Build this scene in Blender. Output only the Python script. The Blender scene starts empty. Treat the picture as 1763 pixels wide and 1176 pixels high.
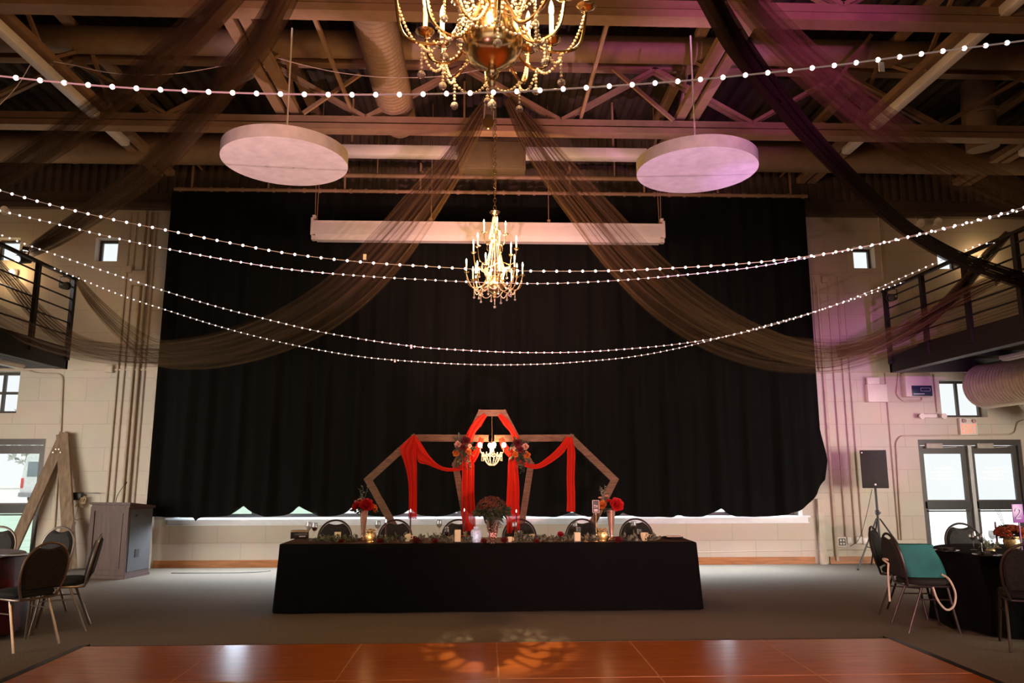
import bpy, bmesh, math, random
from mathutils import Vector, Matrix
random.seed(7)
S = bpy.context.scene
COL = S.collection
PI = math.pi
V = Vector

# ------------------------------------------------------------------ camera
FPX, CX, CY, CAMH = 1299.0, 881.5, 588.0, 1.6
PITCH, YAW, ROLL = math.radians(9.7), math.radians(2.1), math.radians(-0.11)
_cp, _sp, _cy, _sy = math.cos(PITCH), math.sin(PITCH), math.cos(YAW), math.sin(YAW)
FW = V((_sy*_cp, _cy*_cp, _sp)); RT = V((_cy, -_sy, 0)); UP = RT.cross(FW)
RT, UP = (math.cos(ROLL)*RT + math.sin(ROLL)*UP), (-math.sin(ROLL)*RT + math.cos(ROLL)*UP)
cam_data = bpy.data.cameras.new('camera')
cam = bpy.data.objects.new('camera', cam_data)
COL.objects.link(cam)
cam_data.sensor_width = 36.0
cam_data.lens = 36.0*FPX/1763.0
cam_data.clip_end = 300
m = Matrix.Identity(4)
for i in range(3):
    m[i][0], m[i][1], m[i][2] = RT[i], UP[i], -FW[i]
m[0][3], m[1][3], m[2][3] = 0, 0, CAMH
cam.matrix_world = m
S.camera = cam

# ------------------------------------------------------------------ view
S.view_settings.view_transform = 'Standard'
S.view_settings.look = 'None'
S.view_settings.exposure = 0.0
S.view_settings.gamma = 1.0
S.view_settings.use_curve_mapping = False
S.cycles.use_denoising = True
S.cycles.max_bounces = 8
S.cycles.transparent_max_bounces = 24
S.cycles.sample_clamp_indirect = 4.0
S.cycles.caustics_reflective = False
S.cycles.caustics_refractive = False

# ------------------------------------------------------------------ world: bright overcast sky
W = bpy.data.worlds.new('overcast_sky'); S.world = W
W.use_nodes = True
nt = W.node_tree
bg = nt.nodes['Background']
tc = nt.nodes.new('ShaderNodeTexCoord'); gr = nt.nodes.new('ShaderNodeTexNoise'); rp = nt.nodes.new('ShaderNodeValToRGB')
gr.inputs['Scale'].default_value = 1.5
nt.links.new(tc.outputs['Generated'], gr.inputs['Vector']); nt.links.new(gr.outputs['Fac'], rp.inputs['Fac'])
rp.color_ramp.elements[0].color = (.80, .84, .86, 1); rp.color_ramp.elements[1].color = (.88, .90, .90, 1)
nt.links.new(rp.outputs['Color'], bg.inputs['Color'])
bg.inputs['Strength'].default_value = 1.3

# ------------------------------------------------------------------ lights of the place
def aim(o, loc, target):
    o.location = loc
    o.rotation_euler = (V(target) - V(loc)).to_track_quat('-Z', 'Y').to_euler()

def area(name, loc, target, sx, sy, power, color, spread=180):
    d = bpy.data.lights.new(name, 'AREA'); d.shape = 'RECTANGLE'; d.size = sx; d.size_y = sy
    d.energy = power; d.color = color; d.spread = math.radians(spread)
    o = bpy.data.objects.new(name, d); COL.objects.link(o); aim(o, loc, target)
    return o

def spot(name, loc, target, power, color, angle, blend=.6, size=.05):
    d = bpy.data.lights.new(name, 'SPOT'); d.energy = power; d.color = color
    d.spot_size = math.radians(angle); d.spot_blend = blend; d.shadow_soft_size = size
    o = bpy.data.objects.new(name, d); COL.objects.link(o); aim(o, loc, target)
    return o

def point(name, loc, power, color, size=.06, parent=None):
    d = bpy.data.lights.new(name, 'POINT'); d.energy = power; d.color = color; d.shadow_soft_size = size
    o = bpy.data.objects.new(name, d); COL.objects.link(o); o.location = loc
    if parent: o.parent = parent
    return o

sun_d = bpy.data.lights.new('sun', 'SUN'); sun_d.energy = 2.6; sun_d.angle = math.radians(20)
sun = bpy.data.objects.new('sun', sun_d); COL.objects.link(sun); sun.rotation_euler = (math.radians(4), 0, 0)
DAY = (.86, .94, 1.0)
area('daylight_strip_window', (0.1, 13.14, 1.08), (0.1, 11.6, .1), 10.4, .24, 560, (.74, .87, 1.0))
area('daylight_left_windows', (-10.6, 6.5, 1.5), (-7.8, 12.6, .9), 8, 1.8, 340, (1, .90, .78), 105)
area('daylight_right_windows', (10.8, 6.5, 1.5), (8.0, 12.6, .9), 8, 1.8, 340, (1, .90, .78), 105)
area('daylight_rear_windows', (0, -5.6, 2.2), (0, 13, .6), 12, 2.6, 40, (1, .88, .78), 120)
spot('purple_dj_beam_wall', (3.0, -.5, 2.3), (6.9, 13.3, 3.0), 3000, (.80, .20, .85), 16, .9)
spot('magenta_dj_beam_ceiling', (3.2, -.5, 2.3), (3.3, 8.0, 6.7), 2600, (.85, .14, .75), 24, .9)
spot('pink_dj_wash', (1.5, -1.0, 1.2), (2.8, 12.5, 1.8), 3000, (1.0, .50, .52), 46, 1.0)
spot('pink_dj_ceiling', (-1.5, -1.0, 1.2), (-1.2, 8.0, 6.5), 650, (1.0, .34, .46), 34, 1.0)
spot('pink_floor_uplight', (-2.2, 5.0, .3), (-2.22, 8.05, 5.0), 1500, (1.0, .66, .74), 25, .6)
spot('violet_floor_uplight', (2.5, 5.0, .3), (2.44, 8.05, 5.0), 1500, (.90, .55, .95), 25, .6)
spot('violet_floor_uplight', (3.2, 5.2, .3), (2.95, 8.2, 5.0), 900, (.55, .25, 1.0), 11, .9)
spot('pink_floor_uplight', (0.3, 5.0, .3), (0.1, 12.2, 5.55), 2200, (1.0, .46, .56), 44, .8)
spot('warm_ceiling_spot', (.03, -.4, 7.3), (.16, 7.15, 0), 6000, (1.0, .72, .42), 8.5, .7, .03)
spot('violet_spark', (4.3, 0, 2.2), (.62, 10.55, 1.45), 130, (.45, .12, 1.0), 3.2, .5)

# ------------------------------------------------------------------ materials
MATS = {}
def nodes(name):
    mt = bpy.data.materials.new(name); mt.use_nodes = True
    t = mt.node_tree
    return mt, t, t.nodes['Principled BSDF'], t.nodes['Material Output']

def mat(name, col, rough=.6, metal=0, var=.12, scale=8, bump=0, bscale=60, emit=None, estr=0, trans=0, sheen=0, coat=0, stretch=None, spec=None, sub=0):
    if name in MATS: return MATS[name]
    mt, t, b, out = nodes(name)
    b.inputs['Roughness'].default_value = rough
    b.inputs['Metallic'].default_value = metal
    if trans: b.inputs['Transmission Weight'].default_value = trans
    if sheen: b.inputs['Sheen Weight'].default_value = sheen
    if coat: b.inputs['Coat Weight'].default_value = coat; b.inputs['Coat Roughness'].default_value = .12
    if spec is not None: b.inputs['Specular IOR Level'].default_value = spec
    tcn = t.nodes.new('ShaderNodeTexCoord')
    vec = tcn.outputs['Object']
    if stretch:
        mp = t.nodes.new('ShaderNodeMapping'); mp.inputs['Scale'].default_value = stretch
        t.links.new(vec, mp.inputs['Vector']); vec = mp.outputs['Vector']
    n = t.nodes.new('ShaderNodeTexNoise'); n.inputs['Scale'].default_value = scale; n.inputs['Detail'].default_value = 4
    t.links.new(vec, n.inputs['Vector'])
    r = t.nodes.new('ShaderNodeValToRGB')
    r.color_ramp.elements[0].position = .3; r.color_ramp.elements[1].position = .7
    r.color_ramp.elements[0].color = tuple(c*(1-var) for c in col)+(1,)
    r.color_ramp.elements[1].color = tuple(min(1, c*(1+var)) for c in col)+(1,)
    t.links.new(n.outputs['Fac'], r.inputs['Fac']); t.links.new(r.outputs['Color'], b.inputs['Base Color'])
    if bump:
        n2 = t.nodes.new('ShaderNodeTexNoise'); n2.inputs['Scale'].default_value = bscale; n2.inputs['Detail'].default_value = 3
        t.links.new(vec, n2.inputs['Vector'])
        bp = t.nodes.new('ShaderNodeBump'); bp.inputs['Strength'].default_value = bump; bp.inputs['Distance'].default_value = .01
        t.links.new(n2.outputs['Fac'], bp.inputs['Height']); t.links.new(bp.outputs['Normal'], b.inputs['Normal'])
    if emit:
        b.inputs['Emission Color'].default_value = tuple(emit)+(1,)
        b.inputs['Emission Strength'].default_value = estr
        mt.cycles.emission_sampling = 'NONE'
    MATS[name] = mt
    return mt

def block_mat(name, col):
    mt, t, b, out = nodes(name)
    tcn = t.nodes.new('ShaderNodeTexCoord'); sx = t.nodes.new('ShaderNodeSeparateXYZ'); cb = t.nodes.new('ShaderNodeCombineXYZ')
    t.links.new(tcn.outputs['Object'], sx.inputs[0])
    ad = t.nodes.new('ShaderNodeMath'); ad.operation = 'ADD'
    t.links.new(sx.outputs['X'], ad.inputs[0]); t.links.new(sx.outputs['Y'], ad.inputs[1])
    t.links.new(ad.outputs[0], cb.inputs['X']); t.links.new(sx.outputs['Z'], cb.inputs['Y'])
    br = t.nodes.new('ShaderNodeTexBrick')
    br.inputs['Scale'].default_value = 1.0; br.inputs['Brick Width'].default_value = .8; br.inputs['Row Height'].default_value = .4
    br.inputs['Mortar Size'].default_value = .006; br.inputs['Mortar Smooth'].default_value = .5
    br.inputs['Color1'].default_value = tuple(col)+(1,)
    br.inputs['Color2'].default_value = tuple(c*.96 for c in col)+(1,)
    br.inputs['Mortar'].default_value = tuple(c*.80 for c in col)+(1,)
    t.links.new(cb.outputs[0], br.inputs['Vector'])
    n = t.nodes.new('ShaderNodeTexNoise'); n.inputs['Scale'].default_value = 2.5; n.inputs['Detail'].default_value = 6
    t.links.new(tcn.outputs['Object'], n.inputs['Vector'])
    mx = t.nodes.new('ShaderNodeMix'); mx.data_type = 'RGBA'; mx.blend_type = 'MULTIPLY'; mx.inputs[0].default_value = .25
    t.links.new(br.outputs['Color'], mx.inputs[6]); t.links.new(n.outputs['Color'], mx.inputs[7])
    t.links.new(mx.outputs[2], b.inputs['Base Color'])
    bp = t.nodes.new('ShaderNodeBump'); bp.inputs['Strength'].default_value = .4; bp.inputs['Distance'].default_value = .01
    inv = t.nodes.new('ShaderNodeMath'); inv.operation = 'SUBTRACT'; inv.inputs[0].default_value = 1
    t.links.new(br.outputs['Fac'], inv.inputs[1]); t.links.new(inv.outputs[0], bp.inputs['Height'])
    t.links.new(bp.outputs['Normal'], b.inputs['Normal'])
    b.inputs['Roughness'].default_value = .6
    return mt

def wood_floor_mat():
    mt, t, b, out = nodes('glossy_orange_wood')
    tcn = t.nodes.new('ShaderNodeTexCoord')
    mp = t.nodes.new('ShaderNodeMapping'); mp.inputs['Scale'].default_value = (.7, 9, 1)
    t.links.new(tcn.outputs['Object'], mp.inputs['Vector'])
    n = t.nodes.new('ShaderNodeTexNoise'); n.inputs['Scale'].default_value = 3; n.inputs['Detail'].default_value = 8
    t.links.new(mp.outputs['Vector'], n.inputs['Vector'])
    r = t.nodes.new('ShaderNodeValToRGB')
    e = r.color_ramp.elements
    e[0].position = .28; e[0].color = (.30, .070, .013, 1); e[1].position = .75; e[1].color = (.58, .185, .036, 1)
    t.links.new(n.outputs['Fac'], r.inputs['Fac']); t.links.new(r.outputs['Color'], b.inputs['Base Color'])
    b.inputs['Roughness'].default_value = .28
    b.inputs['Coat Weight'].default_value = .35; b.inputs['Coat Roughness'].default_value = .22
    return mt

def sheer_mat(name, col, lo, hi, sx=60, sy=1.2, dens=False):
    mt = bpy.data.materials.new(name); mt.use_nodes = True
    t = mt.node_tree; t.nodes.clear()
    out = t.nodes.new('ShaderNodeOutputMaterial'); mx = t.nodes.new('ShaderNodeMixShader')
    tr = t.nodes.new('ShaderNodeBsdfTransparent'); ad = t.nodes.new('ShaderNodeMixShader'); df = t.nodes.new('ShaderNodeBsdfDiffuse'); tl = t.nodes.new('ShaderNodeBsdfTranslucent')
    df.inputs['Color'].default_value = tuple(col)+(1,); tl.inputs['Color'].default_value = tuple(col)+(1,)
    ad.inputs[0].default_value = .35
    t.links.new(df.outputs[0], ad.inputs[1]); t.links.new(tl.outputs[0], ad.inputs[2])
    uv = t.nodes.new('ShaderNodeUVMap'); mp = t.nodes.new('ShaderNodeMapping'); mp.inputs['Scale'].default_value = (sx, sy, 1)
    n = t.nodes.new('ShaderNodeTexNoise'); n.inputs['Scale'].default_value = 1; n.inputs['Detail'].default_value = 4
    mr = t.nodes.new('ShaderNodeMapRange'); mr.inputs[1].default_value = .32; mr.inputs[2].default_value = .68
    mr.inputs[3].default_value = lo; mr.inputs[4].default_value = hi
    t.links.new(uv.outputs[0], mp.inputs[0]); t.links.new(mp.outputs[0], n.inputs['Vector'])
    t.links.new(n.outputs['Fac'], mr.inputs[0])
    if dens:
        at_ = t.nodes.new('ShaderNodeAttribute'); at_.attribute_name = 'weave_bunching'
        ml = t.nodes.new('ShaderNodeMath'); ml.operation = 'MULTIPLY'; ml.use_clamp = True
        t.links.new(mr.outputs[0], ml.inputs[0]); t.links.new(at_.outputs['Fac'], ml.inputs[1]); t.links.new(ml.outputs[0], mx.inputs[0])
    else: t.links.new(mr.outputs[0], mx.inputs[0])
    t.links.new(tr.outputs[0], mx.inputs[1]); t.links.new(ad.outputs[0], mx.inputs[2]); t.links.new(mx.outputs[0], out.inputs[0])
    return mt

def pane_mat(name, tint=(.97, .98, .98), gloss=.06):
    mt = bpy.data.materials.new(name); mt.use_nodes = True
    t = mt.node_tree; t.nodes.clear()
    out = t.nodes.new('ShaderNodeOutputMaterial'); mx = t.nodes.new('ShaderNodeMixShader')
    tr = t.nodes.new('ShaderNodeBsdfTransparent'); gl = t.nodes.new('ShaderNodeBsdfGlossy')
    tr.inputs[0].default_value = tuple(tint)+(1,); gl.inputs['Roughness'].default_value = .02
    n = t.nodes.new('ShaderNodeTexNoise'); n.inputs['Scale'].default_value = 2
    mr = t.nodes.new('ShaderNodeMapRange'); mr.inputs[3].default_value = gloss*.7; mr.inputs[4].default_value = gloss*1.3
    t.links.new(n.outputs['Fac'], mr.inputs[0]); t.links.new(mr.outputs[0], mx.inputs[0])
    t.links.new(tr.outputs[0], mx.inputs[1]); t.links.new(gl.outputs[0], mx.inputs[2]); t.links.new(mx.outputs[0], out.inputs[0])
    return mt

M_WALL = block_mat('painted_block', (.60, .52, .43))
M_CARPET = mat('speckled_grey_carpet', (.155, .122, .088), .95, var=.5, scale=90, bump=.5, bscale=260)
M_DANCE = wood_floor_mat()
M_DECK = mat('brown_roof_deck', (.035, .022, .014), .8)
M_BULK = mat('dark_brown_fascia', (.075, .05, .032), .8)
M_STEEL = mat('tan_painted_steel', (.27, .160, .092), .6)
M_DUCT = mat('tan_painted_duct', (.23, .145, .085), .6)
M_GALV = mat('buff_painted_spiral_duct', (.52, .42, .32), .5)
M_WHITE = mat('white_enamel', (.78, .74, .71), .4, var=.04)
M_CASE = mat('pale_grey_pink_enamel', (.60, .53, .52), .45, var=.03)
M_DISC = mat('white_fabric_panel', (.80, .76, .76), .8, var=.012)
M_DISCRIM = mat('beige_panel_rim', (.52, .44, .38), .6)
M_CURTAIN = mat('black_stage_velvet', (.0030, .0029, .0025), .95, var=.35, scale=3, stretch=(6, 6, .3), spec=.15, bump=.3, bscale=150)
M_BLACK = mat('black_metal', (.015, .014, .013), .45)
M_RAIL = mat('black_railing_paint', (.010, .008, .006), .5)
M_BASE = mat('orange_brown_baseboard', (.36, .13, .035), .45, stretch=(.6, 6, 6), scale=5, var=.3)
M_SILL = mat('white_window_sill', (.72, .74, .77), .4, var=.05)
M_FRAME = mat('dark_bronze_frame', (.055, .045, .04), .4)
M_ALU = mat('grey_aluminium', (.45, .45, .45), .35, metal=.6)
M_PIPE = mat('painted_conduit', (.50, .41, .32), .5)
M_PANE = pane_mat('window_glass')
M_CLOTH = mat('black_tablecloth', (.0035, .0033, .003), .9, var=.2, bump=.1, bscale=40, spec=.12)
M_CLOTHTOP = mat('burgundy_brown_runner', (.055, .022, .013), .7, var=.3)
M_WOOD = mat('rough_brown_timber', (.17, .088, .045), .7, var=.4, scale=4, stretch=(2, 2, 14), bump=.3)
M_AWOOD = mat('weathered_grey_timber', (.20, .135, .085), .8, var=.3, scale=5, stretch=(5, 5, 1), bump=.3)
M_LECT = mat('walnut_laminate', (.07, .036, .029), .5, var=.25, scale=4, stretch=(6, 6, .6))
M_LECTS = mat('charcoal_lectern_side', (.06, .057, .06), .5)
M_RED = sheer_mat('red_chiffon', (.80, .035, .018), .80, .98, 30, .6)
M_TULLE = sheer_mat('gold_lit_tulle', (.19, .118, .055), .34, .92, 42, .7, True)  # chandelier's gold light put into the base colour of black tulle
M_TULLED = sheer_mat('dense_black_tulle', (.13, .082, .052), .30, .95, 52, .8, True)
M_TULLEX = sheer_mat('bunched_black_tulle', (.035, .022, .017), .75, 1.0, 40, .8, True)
M_BRASS = mat('polished_brass', (.90, .64, .34), .2, metal=1, var=.06)
M_CANDLE = mat('ivory_candle_sleeve', (.95, .85, .65), .4, emit=(1, .75, .42), estr=.5)  # sleeve glows by itself, bulb light put into its material
M_FLAME = mat('glowing_candle_bulb', (1, .9, .7), .3, emit=(1, .78, .46), estr=7)
M_BEAD = mat('crystal_bead', (.95, .80, .60), .08, trans=.35, var=.05, emit=(1, .62, .30), estr=.02)  # faint warm glow added to the beads themselves
M_CRYS = mat('clear_crystal', (.95, .9, .86), .04, trans=.75, var=.03)
M_BULB = mat('string_light_bulb', (1, .95, .95), .3, emit=(1, .86, .84), estr=3.0)
M_CORD = mat('white_light_cord', (.62, .52, .48), .5, emit=(1, .8, .75), estr=.10)
M_CHROME = mat('brushed_chair_frame', (.30, .24, .20), .35, metal=.8)
M_BRONZE = mat('brown_chair_frame', (.055, .04, .036), .35, metal=.5)
M_SEAT = mat('dark_pattern_upholstery', (.011, .009, .0075), .85, var=.7, scale=60)
M_TEAL = mat('teal_canvas', (.008, .145, .138), .7, var=.15, bump=.2, bscale=200)
M_STRAP = mat('cream_strap', (.72, .62, .48), .7)
M_ROSEG = mat('rose_gold_vase', (.80, .48, .36), .25, metal=.75, var=.08)
M_GOLD = mat('hammered_gold_glass', (.80, .58, .28), .25, metal=.7, bump=.6, bscale=60)
M_REDF = mat('red_petals', (.55, .012, .012), .6, var=.3)
M_DRED = mat('dark_red_petals', (.13, .010, .012), .6, var=.4)
M_ORF = mat('orange_petals', (.70, .20, .035), .6, var=.3)
M_PEACH = mat('peach_petals', (.75, .42, .30), .6, var=.2)
M_RUST = mat('rust_petals', (.36, .075, .025), .7, var=.4)
M_LEAF = mat('grey_green_leaves', (.20, .215, .15), .6, var=.3)
M_DLEAF = mat('dark_green_leaves', (.045, .06, .03), .6, var=.4)
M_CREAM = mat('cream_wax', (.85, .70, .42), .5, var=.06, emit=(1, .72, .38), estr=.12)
M_GLASS = pane_mat('thin_glassware', (.93, .92, .92), .22)
M_VASEG = pane_mat('pink_lit_glass', (.95, .80, .78), .25)
M_FROST = mat('blue_white_mosaic_glass', (.62, .66, .85), .3, var=.5, scale=70, emit=(.72, .78, 1), estr=.12)
M_FAIRY = mat('pink_fairy_light', (1, .6, .5), .4, emit=(1, .45, .40), estr=2.0)
M_TAPER = mat('burgundy_taper', (.10, .012, .03), .4)
M_TFLAME = mat('candle_flame', (1, .9, .7), .4, emit=(1, .92, .78), estr=4)
M_WINE = mat('dark_red_wine', (.09, .01, .012), .2)
M_PLATE = mat('dark_china', (.03, .022, .02), .2, coat=.6)
M_NAPKIN = mat('pale_pink_paper', (.75, .60, .52), .8)
M_PURPLE = mat('purple_acrylic_sign', (.25, .06, .30), .3, emit=(.5, .12, .62), estr=.04)  # slight glow added to the acrylic, which is no lamp
M_EXITW = mat('white_sign_housing', (.70, .62, .56), .5, var=.04)
M_EXITR = mat('glowing_red_letters', (1, .3, .18), .5, emit=(1, .20, .11), estr=.9)
M_BLUE = mat('navy_display', (.02, .028, .075), .35)
M_LETTER = mat('pale_lettering', (.55, .60, .70), .5)
M_FAINT = mat('glowing_faint_lettering', (.9, .70, .68), .6, emit=(.84, .70, .68), estr=.8)  # glow added so the letters blend into the bright door glass
M_SPK = mat('black_speaker_cabinet', (.018, .015, .013), .7, var=.3, bump=.3, bscale=300)
M_SPKS = mat('grey_speaker_side', (.11, .095, .088), .6)
M_ROPE = mat('tan_rope', (.33, .24, .15), .9)
M_SATIN = mat('red_black_satin', (.085, .004, .003), .45, var=.95, scale=4)

# ------------------------------------------------------------------ pixel -> place
def ray(px, py):
    return FW + RT*((px-CX)/FPX) - UP*((py-CY)/FPX)
def at(px, py, Y):
    d = ray(px, py); t = Y/d.y
    return V((d.x*t, Y, CAMH + d.z*t))
def atz(px, py, z):
    d = ray(px, py); t = (z-CAMH)/d.z
    return V((d.x*t, d.y*t, z))

# ------------------------------------------------------------------ mesh tools
class MB:
    def __init__(s): s.v = []; s.f = []
    def add(s, vs, fs, M=None):
        o = len(s.v)
        s.v += [tuple(M @ V(p)) if M is not None else tuple(p) for p in vs]
        s.f += [tuple(i+o for i in f) for f in fs]
        return s
    def box(s, c, d, M=None, bev=0):
        x, y, z = d[0]/2, d[1]/2, d[2]/2; cx, cy, cz = c
        if bev <= 0:
            vs = [(cx+a*x, cy+b*y, cz+e*z) for e in (-1, 1) for b in (-1, 1) for a in (-1, 1)]
            return s.add(vs, [(0, 2, 3, 1), (4, 5, 7, 6), (0, 1, 5, 4), (2, 6, 7, 3), (0, 4, 6, 2), (1, 3, 7, 5)], M)
        bm = bmesh.new(); bmesh.ops.create_cube(bm, size=1)
        for v in bm.verts: v.co = V((cx+v.co.x*d[0], cy+v.co.y*d[1], cz+v.co.z*d[2]))
        bmesh.ops.bevel(bm, geom=bm.edges[:], offset=bev, segments=2, affect='EDGES', profile=.5)
        bm.verts.index_update()
        s.add([v.co[:] for v in bm.verts], [[v.index for v in f.verts] for f in bm.faces], M); bm.free()
        return s
    def bar(s, p, q, w, h, up=(0, 0, 1)):
        p, q = V(p), V(q); t = (q-p).normalized(); u = V(up)
        if abs(t.dot(u)) > .98: u = V((0, 1, 0))
        a = t.cross(u).normalized(); b = a.cross(t).normalized()
        vs = [e + a*(i*w/2) + b*(j*h/2) for e in (p, q) for i, j in ((-1, -1), (1, -1), (1, 1), (-1, 1))]
        return s.add(vs, [(0, 3, 2, 1), (4, 5, 6, 7), (0, 1, 5, 4), (1, 2, 6, 5), (2, 3, 7, 6), (3, 0, 4, 7)])
    def tube(s, path, r, n=8, closed=False, M=None):
        P = [V(p) for p in path]; N = len(P)
        R = r if isinstance(r, (list, tuple)) else [r]*N
        T = []
        for i in range(N):
            a = P[(i-1) % N] if closed or i > 0 else P[i]
            b = P[(i+1) % N] if closed or i < N-1 else P[i]
            d = b-a
            T.append(d.normalized() if d.length > 1e-9 else V((0, 0, 1)))
        u = V((0, 0, 1)) if abs(T[0].z) < .9 else V((1, 0, 0))
        nrm = (u - T[0]*u.dot(T[0])).normalized()
        vs = []
        for i in range(N):
            nrm = (nrm - T[i]*nrm.dot(T[i]))
            nrm = nrm.normalized() if nrm.length > 1e-6 else T[i].orthogonal().normalized()
            bi = T[i].cross(nrm)
            for k in range(n):
                a = 2*PI*k/n
                vs.append(P[i] + (nrm*math.cos(a) + bi*math.sin(a))*R[i])
        fs = []
        for i in range(N if closed else N-1):
            j = (i+1) % N
            for k in range(n):
                l = (k+1) % n
                fs.append((i*n+k, i*n+l, j*n+l, j*n+k))
        if not closed:
            fs.append(tuple(range(n-1, -1, -1))); fs.append(tuple((N-1)*n+k for k in range(n)))
        return s.add(vs, fs, M)
    def lathe(s, prof, n=24, M=None):
        vs = []; fs = []
        for (r, z) in prof:
            for k in range(n):
                a = 2*PI*k/n; vs.append((max(r, 1e-4)*math.cos(a), max(r, 1e-4)*math.sin(a), z))
        for i in range(len(prof)-1):
            for k in range(n):
                l = (k+1) % n; fs.append((i*n+k, i*n+l, (i+1)*n+l, (i+1)*n+k))
        fs.append(tuple(range(n-1, -1, -1))); fs.append(tuple((len(prof)-1)*n+k for k in range(n)))
        return s.add(vs, fs, M)
    def ball(s, c, r, n=8, m_=5, sz=1):
        prof = [(r*math.sin(PI*i/m_), -r*sz*math.cos(PI*i/m_)) for i in range(m_+1)]
        return s.lathe(prof, n, Matrix.Translation(V(c)))
    def grid(s, P):
        h, w = len(P), len(P[0])
        vs = [p for row in P for p in row]
        return s.add(vs, [(i*w+j, i*w+j+1, (i+1)*w+j+1, (i+1)*w+j) for i in range(h-1) for j in range(w-1)])

def mesh(name, mb, uvs=None, smooth=True, angle=35):
    me = bpy.data.meshes.new(name)
    me.from_pydata([tuple(p) for p in mb.v], [], mb.f)
    if uvs:
        l = me.uv_layers.new(name='UVMap')
        for lp in me.loops: l.data[lp.index].uv = uvs[lp.vertex_index]
    if smooth:
        me.polygons.foreach_set('use_smooth', [True]*len(me.polygons))
        me.set_sharp_from_angle(angle=math.radians(angle))
    me.update()
    return me

def obj(name, mb, m_, parent=None, loc=None, rot=None, uvs=None, smooth=True, angle=35, label=None):
    me = mb if isinstance(mb, bpy.types.Mesh) else mesh(name, mb, uvs, smooth, angle)
    if m_ is not None and not me.materials: me.materials.append(m_)
    o = bpy.data.objects.new(name, me); COL.objects.link(o)
    if parent: o.parent = parent
    if loc is not None: o.location = loc
    if rot is not None: o.rotation_euler = rot
    if label: o['label'] = label
    return o

def tag(o, label, cat, group=None, kind=None):
    o['label'] = label; o['category'] = cat
    if group: o['group'] = group
    if kind: o['kind'] = kind
    return o

def thing(name, label, cat, loc=(0, 0, 0), rz=0, group=None):
    o = bpy.data.objects.new(name, None); COL.objects.link(o)
    o.location = loc; o.rotation_euler = (0, 0, rz); o.empty_display_size = .1
    return tag(o, label, cat, group)

def struct(name, mb, m_, label, cat, **k):
    return tag(obj(name, mb, m_, **k), label, cat, kind='structure')

def dup(root, loc, rz, label, group=None):
    r = root.copy(); COL.objects.link(r); r.location = loc; r.rotation_euler = (0, 0, rz)
    r['label'] = label
    if group: r['group'] = group
    for ch in list(root.children):
        c = ch.copy(); COL.objects.link(c); c.parent = r
        for g in list(ch.children):
            d = g.copy(); COL.objects.link(d); d.parent = c
    return r

def spline(pts, n=12):
    P = [V(p) for p in pts]; out = []
    for i in range(len(P)-1):
        p0 = P[i-1] if i > 0 else P[i]*2-P[i+1]
        p1, p2 = P[i], P[i+1]
        p3 = P[i+2] if i+2 < len(P) else P[i+1]*2-P[i]
        for k in range(n):
            t = k/n
            out.append(.5*((2*p1) + (p2-p0)*t + (2*p0-5*p1+4*p2-p3)*t*t + (3*p1-p0-3*p2+p3)*t**3))
    out.append(P[-1])
    return out

def resample(path, step):
    out = [path[0].copy()]; need = step
    for a, b in zip(path, path[1:]):
        L = (b-a).length; pos = 0
        while L-pos >= need:
            pos += need; out.append(a.lerp(b, pos/L)); need = step
        need -= L-pos
    return out

def T(x, y, z, rz=0, rx=0, ry=0):
    return Matrix.Translation((x, y, z)) @ Matrix.Rotation(rz, 4, 'Z') @ Matrix.Rotation(ry, 4, 'Y') @ Matrix.Rotation(rx, 4, 'X')

# ================================================================== SETTING
WY = 13.3                                   # inner face of the back wall
holes = [(-5.15, 5.47, .80, 3.2), (-9.4, -7.5, 0, 2.15), (7.73, 9.62, 0, 2.13),
         (-6.98, -6.58, 5.30, 5.73), (6.83, 7.24, 5.28, 5.69), (8.42, 8.83, 5.28, 5.66), (-8.75, -8.3, 5.3, 5.72),
         (-9.5, -8.05, 2.59, 3.31), (8.22, 9.06, 2.53, 3.2)]
def wall_holes(x0, x1, z0, z1, y0, y1, hs):
    xs = sorted({x0, x1, *[h[0] for h in hs], *[h[1] for h in hs]})
    zs = sorted({z0, z1, *[h[2] for h in hs], *[h[3] for h in hs]})
    mb = MB()
    for a, b in zip(xs, xs[1:]):
        run = None
        for c, d in zip(zs, zs[1:]):
            solid = not any(h[0] <= (a+b)/2 <= h[1] and h[2] <= (c+d)/2 <= h[3] for h in hs)
            if solid: mb.box(((a+b)/2, (y0+y1)/2, (c+d)/2), (b-a, y1-y0, d-c))
    return mb
struct('wall_back', wall_holes(-11.2, 11.2, 0, 8.1, WY, WY+.3, holes), M_WALL, 'beige painted block wall behind the black curtain', 'wall', smooth=False)
lw = wall_holes(0, 0, 0, 0, 0, 0, []) if False else MB()
lw.box((-11.15, 3.5, 4.05), (.3, 19.6, 8.1)); struct('wall_left', lw, M_WALL, 'side wall beyond the left balcony', 'wall', smooth=False)
rw = MB().box((11.15, 3.5, 4.05), (.3, 19.6, 8.1)); struct('wall_right', rw, M_WALL, 'side wall beyond the right balcony', 'wall', smooth=False)
fw = MB().box((0, -6.15, 4.05), (22.6, .3, 8.1)); struct('wall_front', fw, M_WALL, 'wall at the camera end of the hall', 'wall', smooth=False)
struct('floor', MB().box((0, 3.65, -.1), (22.6, 19.9, .2)), M_CARPET, 'dark speckled carpet of the hall', 'floor', smooth=False)
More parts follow.
